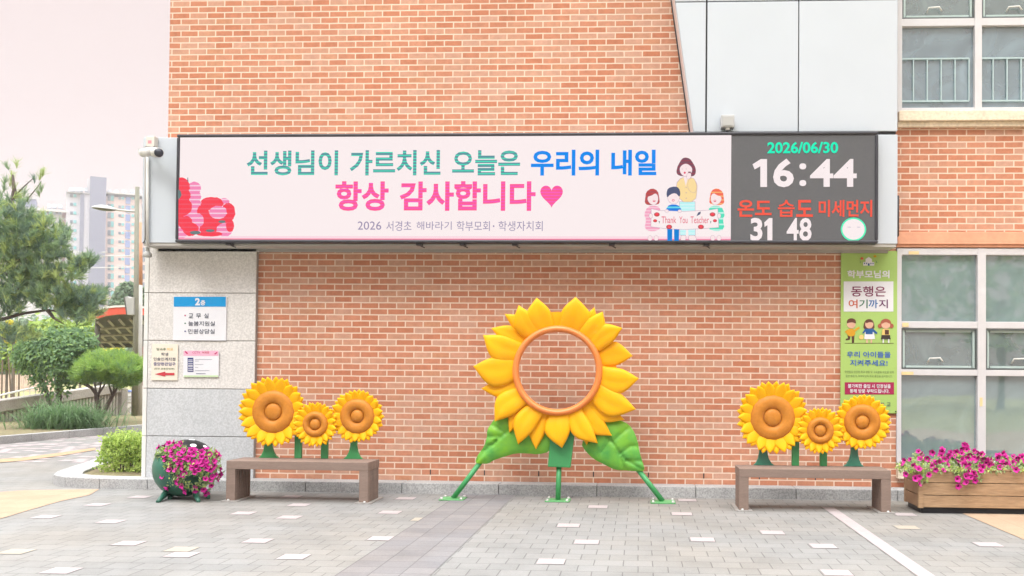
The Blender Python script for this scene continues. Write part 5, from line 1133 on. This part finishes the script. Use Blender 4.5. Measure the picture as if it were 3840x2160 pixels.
cb = thing('pole_cabinet', 'tilted grey metal cabinet strapped to the street lamp pole', 'cabinet', at(324, 790, Yl-.12))
MB().prism(qpoly([(313, 748), (320, 745), (325, 750), (336, 748), (336, 792), (319, 792)], Yl-.12), Yl-.12, Yl+.12).build('cabinet_body', 'cabinet_grey', cb, bevel=.01)
MB().prism(qpoly([(311.5, 749), (314, 748), (320, 792), (317.5, 792)], Yl-.13), Yl-.135, Yl+.1).build('cabinet_side', 'canopy_dark', cb)
a, b = at(354, 872, 17.5), at(372, 1021, 17.5)
mr = thing('maroon_board', 'dark maroon upright board behind the white railing next to the pier', 'board', ((a.x+b.x)/2, 17.5, b.z))
MB().box(a.x, b.x+.3, 17.5, 17.56, 0, a.z).build('board', 'maroon_board', mr)
mb = MB()
for r in (970, 995): a, b = at(347, r, 17.2), at(385, r+1.6, 17.2); mb.box(a.x, b.x, 17.2, 17.25, b.z, a.z)
for q in (350, 356, 366): a, b = at(q, 970, 17.2), at(q+1.4, 1040, 17.2); mb.box(a.x, b.x, 17.2, 17.25, 0, a.z)
tag(mb.build('railing', 'trim_white', None), 'short white railing in front of the maroon board', 'railing')

# ---------------------------------------------------------------- entrance canopy
Yc = 19.0; cn = thing('entrance_canopy', 'arched entrance canopy with a red fascia and slatted underside behind the poles', 'canopy', at(330, 1000, Yc))
top = [at(q, r, Yc) for q, r in ((235, 781), (262, 773), (290, 769.5), (318, 768.5), (345, 770), (375, 773), (405, 779))]
bot = [at(q, r, Yc) for q, r in ((405, 801), (375, 795), (345, 791), (318, 790), (290, 791), (262, 795), (235, 803))]
MB().prism([(p.x, p.z) for p in top+bot], Yc, Yc+.15).build('fascia', 'red_fascia', cn, bevel=.01)
MB().prism([(p.x, p.z+.012) for p in top]+[(p.x, p.z-.05) for p in top[::-1]], Yc-.03, Yc+.18).build('fascia_trim', 'trim_white', cn)
ne = bot[::-1]; fe = [at(q, r, Yc+7) for q, r in ((235, 868), (262, 867), (290, 866), (318, 866), (345, 866), (375, 867), (405, 868))]
mb = MB()
mb.add([tuple(p+Vector((0, .15, 0))) for p in ne]+[tuple(p) for p in fe], [(i, i+1, i+8, i+7) for i in range(6)]); rf = mb.build('roof_sheet', 'canopy_dark', cn)
s_ = rf.modifiers.new('s', 'SOLIDIFY'); s_.thickness = .06; s_.offset = 1
mb = MB()
for k in range(9):
    t0 = -.3+k*.16
    pa = lambda u_, v_: (ne[0].lerp(ne[6], u_)+Vector((0, .15, .0))).lerp(fe[0].lerp(fe[6], u_), v_)+Vector((0, 0, -.02+.10*math.sin(math.pi*min(1, max(0, u_)))*(1-v_)))
    pts = [pa(min(1, max(0, t0+.45*v)), v) for v in (0.02, .25, .5, .75, .98) if 0 <= t0+.45*v <= 1]
    if len(pts) > 1: mb.tube([p-Vector((0, 0, .07)) for p in pts], .05, 4)
mb.build('batten', 'canopy_beam', cn)
for v in (.2, .45, .7):
    MB().tube([pa(u_, v)-Vector((0, 0, .12)) for u_ in (0, .2, .4, .6, .8, 1)], .05, 6).build('beam', 'canopy_beam', cn)
MB().tube([p-Vector((0, 0, .05)) for p in fe], .09, 6).build('eaves_beam', 'canopy_dark', cn)
for q in (246, 360, 372): a = at(q, 830, Yc+1.5); MB().tube([(a.x, a.y, 0), (a.x, a.y, at(q, 800, Yc+1.5).z)], .09, 10).build('column', 'canopy_dark', cn)

# ---------------------------------------------------------------- playing field edge
a, b = at(-20, 942, 48), at(135, 944, 48)
fe_ = thing('slat_fence', 'pinkish wooden slat fence across the field at the far left', 'fence', ((a.x+b.x)/2, 48, 0))
mb = MB(); x = a.x
while x < b.x: mb.box(x, x+.085, 48, 48.03, 0, a.z); x += .115
mb.build('slat_panel', 'pink_slat', fe_)
mb = MB(); mb.box(a.x, b.x, 48.035, 48.07, .25, .33); mb.box(a.x, b.x, 48.035, 48.07, a.z-.2, a.z-.12); mb.build('rail', 'pink_slat', fe_)
for k, (q, qt, rt) in enumerate(((4, 6, 905), (31, 21, 898), (36, 35, 905), (47, 48, 915))):
    a = gp(q, 992, .0); a = Vector((a.x*.6+CAM.x*.4, a.y*.6+CAM.y*.4, 0)); b = at(qt, rt, a.y)
    tag(MB().tube([a, b], .026, 7).build('steel_post', 'pole_brown', None, base=a), ('upright dark post at the left edge in front of the slat fence', 'leaning dark post, tilted left, in front of the slat fence', 'thin upright dark post touching the foot of the leaning one', 'upright dark post right of the leaning one, before the slat fence')[k], 'post', 'dark posts before the slat fence')
mb = MB(); pts = [at(-20, 1000, 14.5), at(20, 990, 16), at(60, 981, 18), at(90, 975, 20)]
mb.tube(pts, .03, 7); hr = mb.build('handrail', 'steel', None, base=pts[0]); tag(hr, 'pale handrail sloping up behind the low concrete wall', 'handrail')
mb = MB()
for i in range(7):
    t = i/6; p = pts[0].lerp(pts[1], t*3) if t < 1/3 else (pts[1].lerp(pts[2], t*3-1) if t < 2/3 else pts[2].lerp(pts[3], t*3-2))
    o = MB().tube([p, (p.x, p.y, 0)], .015, 5).build('baluster', 'steel', hr)

# ---------------------------------------------------------------- trees and shrubs behind
def crown_tree(name, label, cat, q, r, rq, rr, Y, mats, n, size, base_r=None, lumps=7, probs=None, group=None, trunk=True):
    c = at(q, r, Y); s = K*(c-CAM).dot(cd)/F; R = Vector((rq*s, rq*s*.8, rr*s)); t = thing(name, label, cat, (c.x, Y, 0), group)
    P, Nm = [], []
    for k in range(lumps):
        if k: o = Vector((random.uniform(-.62, .62)*R.x, random.uniform(-.6, .4)*R.y, random.uniform(-.55, .6)*R.z)); rs = random.uniform(.38, .55)
        else: o = Vector((0, 0, 0)); rs = .72
        p_, n_ = ellipsoid_points(c+o, R*rs, n//lumps, .6); P.append(p_); Nm.append(n_+np.array([0, -.2, .4]))
    leafcloud('foliage', mats, np.vstack(P), np.vstack(Nm), size, t, 1.7, .6, .2, probs)
    if trunk:
        mb = MB(); limb(mb, [Vector((c.x, Y, -.02)), c-Vector((0, 0, R.z*.4)), c+Vector((.1*R.x, 0, R.z*.3))], max(.06, R.x*.08), .03)
        for k in range(4): limb(mb, [c-Vector((0, 0, R.z*.45)), c+Vector((random.uniform(-.6, .6)*R.x, random.uniform(-.4, .4)*R.y, random.uniform(0, .5)*R.z))], max(.03, R.x*.04), .015)
        mb.build('trunk', 'bark_grey', t)
    return t
crown_tree('leafy_tree', 'bright green leafy tree between the tall pine and the small dark tree', 'tree', 150, 850, 105, 58, 26, ['bright_leaf', 'broad_leaf_light'], 4200, .26, probs=[.75, .25])
crown_tree('yellow_shrub', 'bright yellow shrub seen under the pine boughs at the far left', 'shrub', 35, 832, 22, 28, 24, ['yellow_leaf'], 1400, .13)
crown_tree('leafy_tree', 'pale green bushy tree at the left edge above the slat fence', 'tree', 18, 890, 46, 40, 30, ['bright_leaf', 'far_leaf'], 2200, .24, probs=[.7, .3])
crown_tree('round_tree', 'rounded dark green tree in front of the pink apartment tower, left of the poles', 'tree', 308, 748, 36, 44, 58, ['far_leaf'], 3600, .34)
crown_tree('round_tree', 'green tree crown between the pale grey pole and the granite pier', 'tree', 366, 770, 26, 44, 56, ['far_leaf'], 2400, .34)
crown_tree('blue_green_tree', 'blue-green tree below the grey tower slab, right of the pine bough', 'tree', 205, 770, 40, 34, 62, ['far_leaf'], 2600, .4)
crown_tree('yellow_green_shrub', 'yellow-green shrub seen through the gap under the canopy', 'shrub', 290, 890, 34, 26, 40, ['bright_leaf', 'yellow_leaf'], 1800, .22, probs=[.7, .3])
for k, (x, y, h) in enumerate(((7.5, -30, 4.2), (16, -33, 5.0), (26, -31, 4.0))):
    t = thing('yard_tree', 'leafy tree across the yard mirrored in the classroom windows', 'tree', (x, y, 0), 'trees across the yard')
    P_, N_ = ellipsoid_points((x, y, h+1.2), (4.2, 3, h*.75), 1500, .6); leafcloud('foliage', ['broad_leaf', 'broad_leaf_light'], P_, N_, .5, t, 1.7)
    mb = MB(); limb(mb, [(x, y, 0), (x, y, h)], .22, .1); mb.build('trunk', 'bark_grey', t)
P, Nm = [], []
for q in range(-40, 400, 14):
    c = at(q, random.uniform(862, 900), random.uniform(85, 110)); p_, n_ = ellipsoid_points(c, (5.5, 4, random.uniform(3, 4.6)), 520, .6); P.append(p_); Nm.append(n_+np.array([0, -.2, .5]))
tag(leafcloud('distant_trees', ['far_leaf', 'bright_leaf'], np.vstack(P), np.vstack(Nm), .75, None, 1.6, .6, 0, [.85, .15]), 'band of distant trees behind the field at the foot of the towers', 'trees', kind='stuff')

# ---------------------------------------------------------------- apartment towers far behind
YT_ = 310.0
TN = Vector((CAM.x-at(220, 900, YT_).x, CAM.y-YT_, 0)).normalized(); TX = Vector((-TN.y, TN.x, 0)); TO = at(220, 900, YT_); TO.z = 0   # the towers face down the street
TROT = math.atan2(TX.y, TX.x)
def tl(q, r, dy=0.0):                               # local point on the towers' own facade plane
    v = _ray(q, r); t = ((TO-TN*dy-CAM).dot(TN))/v.dot(TN); p = CAM+v*t; return Vector(((p-TO).dot(TX), dy, p.z))
def fbox(mb, q0, r0, q1, r1, y0, y1, mi=0, z0=None): a, b = tl(q0, r0, y0), tl(q1, r1, y0); mb.box(a.x, b.x, y0, y1, (b.z if z0 is None else z0), a.z, mi); return mb
def tower(name, label, q, group='pale apartment towers on the skyline'): 
    t = thing(name, label, 'apartment building', TO, group); t.rotation_euler = (0, 0, TROT); return t
def wins(t, m, cols, w, h, r0, n, pitch=21.9, skip=()):
    src = None
    for q in cols:
        for i in range(n):
            if (q, i) in skip: continue
            p = tl(q, r0+pitch*i, -.25)
            if src is None:
                a, b = tl(q, r0, -.25), tl(q+w, r0+h, -.25); hw, hh_ = (b.x-a.x), (a.z-b.z); s_ = MB()
                s_.box(0, hw, 0, .3, -hh_, 0); src = s_.build('window', m, t, base=Vector((0, 0, 0))); o = src
            else: o = src.copy(); COL.objects.link(o); o.parent = t
            o.location = p
tB = tower('apartment_tower', 'lilac apartment tower with a tall blank grey stair slab', 205)
mb = MB(); fbox(mb, 167, 486, 203, 940, 0, 14, z0=0); fbox(mb, 203, 487, 227, 940, -1, 14, z0=0); mb.build('wall', 'tower_lilac', tB, base=Vector((0, 0, 0)))
fbox(MB(), 227, 443, 259, 940, -3, 12, z0=0).build('stair_slab', 'tower_grey', tB, base=Vector((0, 0, 0))); fbox(MB(), 219, 449, 227, 500, 1, 14).build('slab_lit_face', 'tower_white', tB, base=Vector((0, 0, 0)))  # the white box paints the lit left face of the slab top
fbox(MB(), 165, 481, 228, 487, -1.6, 14).build('cornice', 'tower_white', tB, base=Vector((0, 0, 0)))
mb = MB()
for q in (173, 182, 192, 201, 213): fbox(mb, q, 471, q+8, 481, 0, 3)
mb.build('roof_screen', 'tower_roof', tB, base=Vector((0, 0, 0)))
wins(tB, 'tower_glass', (176,), 7, 8, 488, 20); wins(tB, 'tower_cyan', (185,), 7, 8, 488, 20); wins(tB, 'tower_cyan', (205,), 7, 13, 487, 20); wins(tB, 'tower_glass', (215,), 7, 13, 487, 20)
for q in (203,): fbox(MB(), q-.8, 487, q+.6, 940, -1.2, 0, z0=0).build('downpipe', 'tower_grey', tB, base=Vector((0, 0, 0)))
tC = tower('apartment_tower', 'pink apartment tower with a column of blue panels, right of the grey slab', 315)
fbox(MB(), 259.3, 493, 400, 940, 0, 14, z0=0).build('wall', 'tower_pink', tC, base=Vector((0, 0, 0)))
fbox(MB(), 261, 484, 402, 493, -1.4, 14).build('cornice', 'tower_white', tC, base=Vector((0, 0, 0)))
mb = MB()
for q in (270, 287, 306, 328, 345): fbox(mb, q, 477, q+11, 484, 0, 3)
mb.build('roof_screen', 'tower_roof', tC, base=Vector((0, 0, 0)))
wins(tC, 'tower_glass', (271, 357), 7, 14, 491, 20); wins(tC, 'tower_cyan', (279, 365), 7, 14, 491, 20); wins(tC, 'tower_glass', (298,), 6, 7, 495, 20); wins(tC, 'tower_cyan', (306, 331), 6, 7, 495, 20); wins(tC, 'tower_glass', (338,), 5, 7, 495, 20)
for i in range(19): fbox(MB(), 316.5-i*.25, 495+21.9*i, 328-i*.25, 513+21.9*i, -.3, 0).build('blue_panel', 'tower_blue', tC, base=Vector((0, 0, 0)))
tA = tower('apartment_tower', 'pale apartment tower with maroon panels half hidden behind the pine', 140)
fbox(MB(), 20, 529, 166.8, 940, 1, 15, z0=0).build('wall', 'tower_white', tA, base=Vector((0, 0, 0))); fbox(MB(), 18, 523, 168, 529, -.6, 15).build('cornice', 'tower_white', tA, base=Vector((0, 0, 0)))
mb = MB()
for q in (118, 131, 146): fbox(mb, q, 512, q+11, 523, 1, 4)
mb.build('roof_screen', 'tower_roof', tA, base=Vector((0, 0, 0)))
for i in range(12): fbox(MB(), 156.5, 531+21.9*i, 167, 549+21.9*i, .6, 1.2).build('maroon_panel', 'tower_maroon', tA, base=Vector((0, 0, 0)))
wins(tA, 'tower_glass', (132, 147), 7, 8, 532, 16); wins(tA, 'tower_cyan', (124, 110), 7, 8, 532, 16)
tD = tower('apartment_tower', 'small grey roof block poking up behind the pine crown', 78)
fbox(MB(), 64, 500, 90, 540, 16, 26).build('roof_block', 'tower_grey', tD, base=Vector((0, 0, 0))); fbox(MB(), 62, 498, 92, 501, 15.5, 26.5).build('cornice', 'tower_white', tD, base=Vector((0, 0, 0)))
fbox(MB(), 30, 538, 110, 940, 16, 30, z0=0).build('wall', 'tower_white', tD, base=Vector((0, 0, 0)))
# power lines
for r, lab in ((643, 'upper thin power line with insulators crossing before the towers'), (672, 'lower thin power line crossing before the towers')):
    mb = MB(); Yw = 44; pts = [at(q, r+(1.5 if q in (190, 250) else 0), Yw) for q in (60, 120, 190, 250, 330)]
    mb.tube(pts, .022, 5)
    if r == 643:
        for q in (175, 192, 202, 214, 258): p = at(q, r, Yw); mb.tube([p, p-Vector((0, 0, .16))], [.06, .02], 6); mb.tube([p+Vector((-.05, 0, .2)), p+Vector((.25, 0, .2))], .025, 5)
    tag(mb.build('power_line', 'steel', None, base=pts[0]), lab, 'cable', 'power lines before the towers')

# ---------------------------------------------------------------- hazy summer air
m = bpy.data.materials.new('haze'); m.use_nodes = True; t = m.node_tree; t.nodes.clear(); MATS['haze'] = m
o_ = t.nodes.new('ShaderNodeOutputMaterial'); v_ = t.nodes.new('ShaderNodeVolumePrincipled')
v_.inputs['Color'].default_value = (.93, .90, .908, 1); v_.inputs['Density'].default_value = .0010; v_.inputs['Anisotropy'].default_value = .2
t.links.new(v_.outputs[0], o_.inputs['Volume'])
tag(MB().box(-490, 310, -70, 490, -1.0, 95).build('haze', 'haze'), kind='stuff', label='thin bright summer haze filling the air', cat='haze')
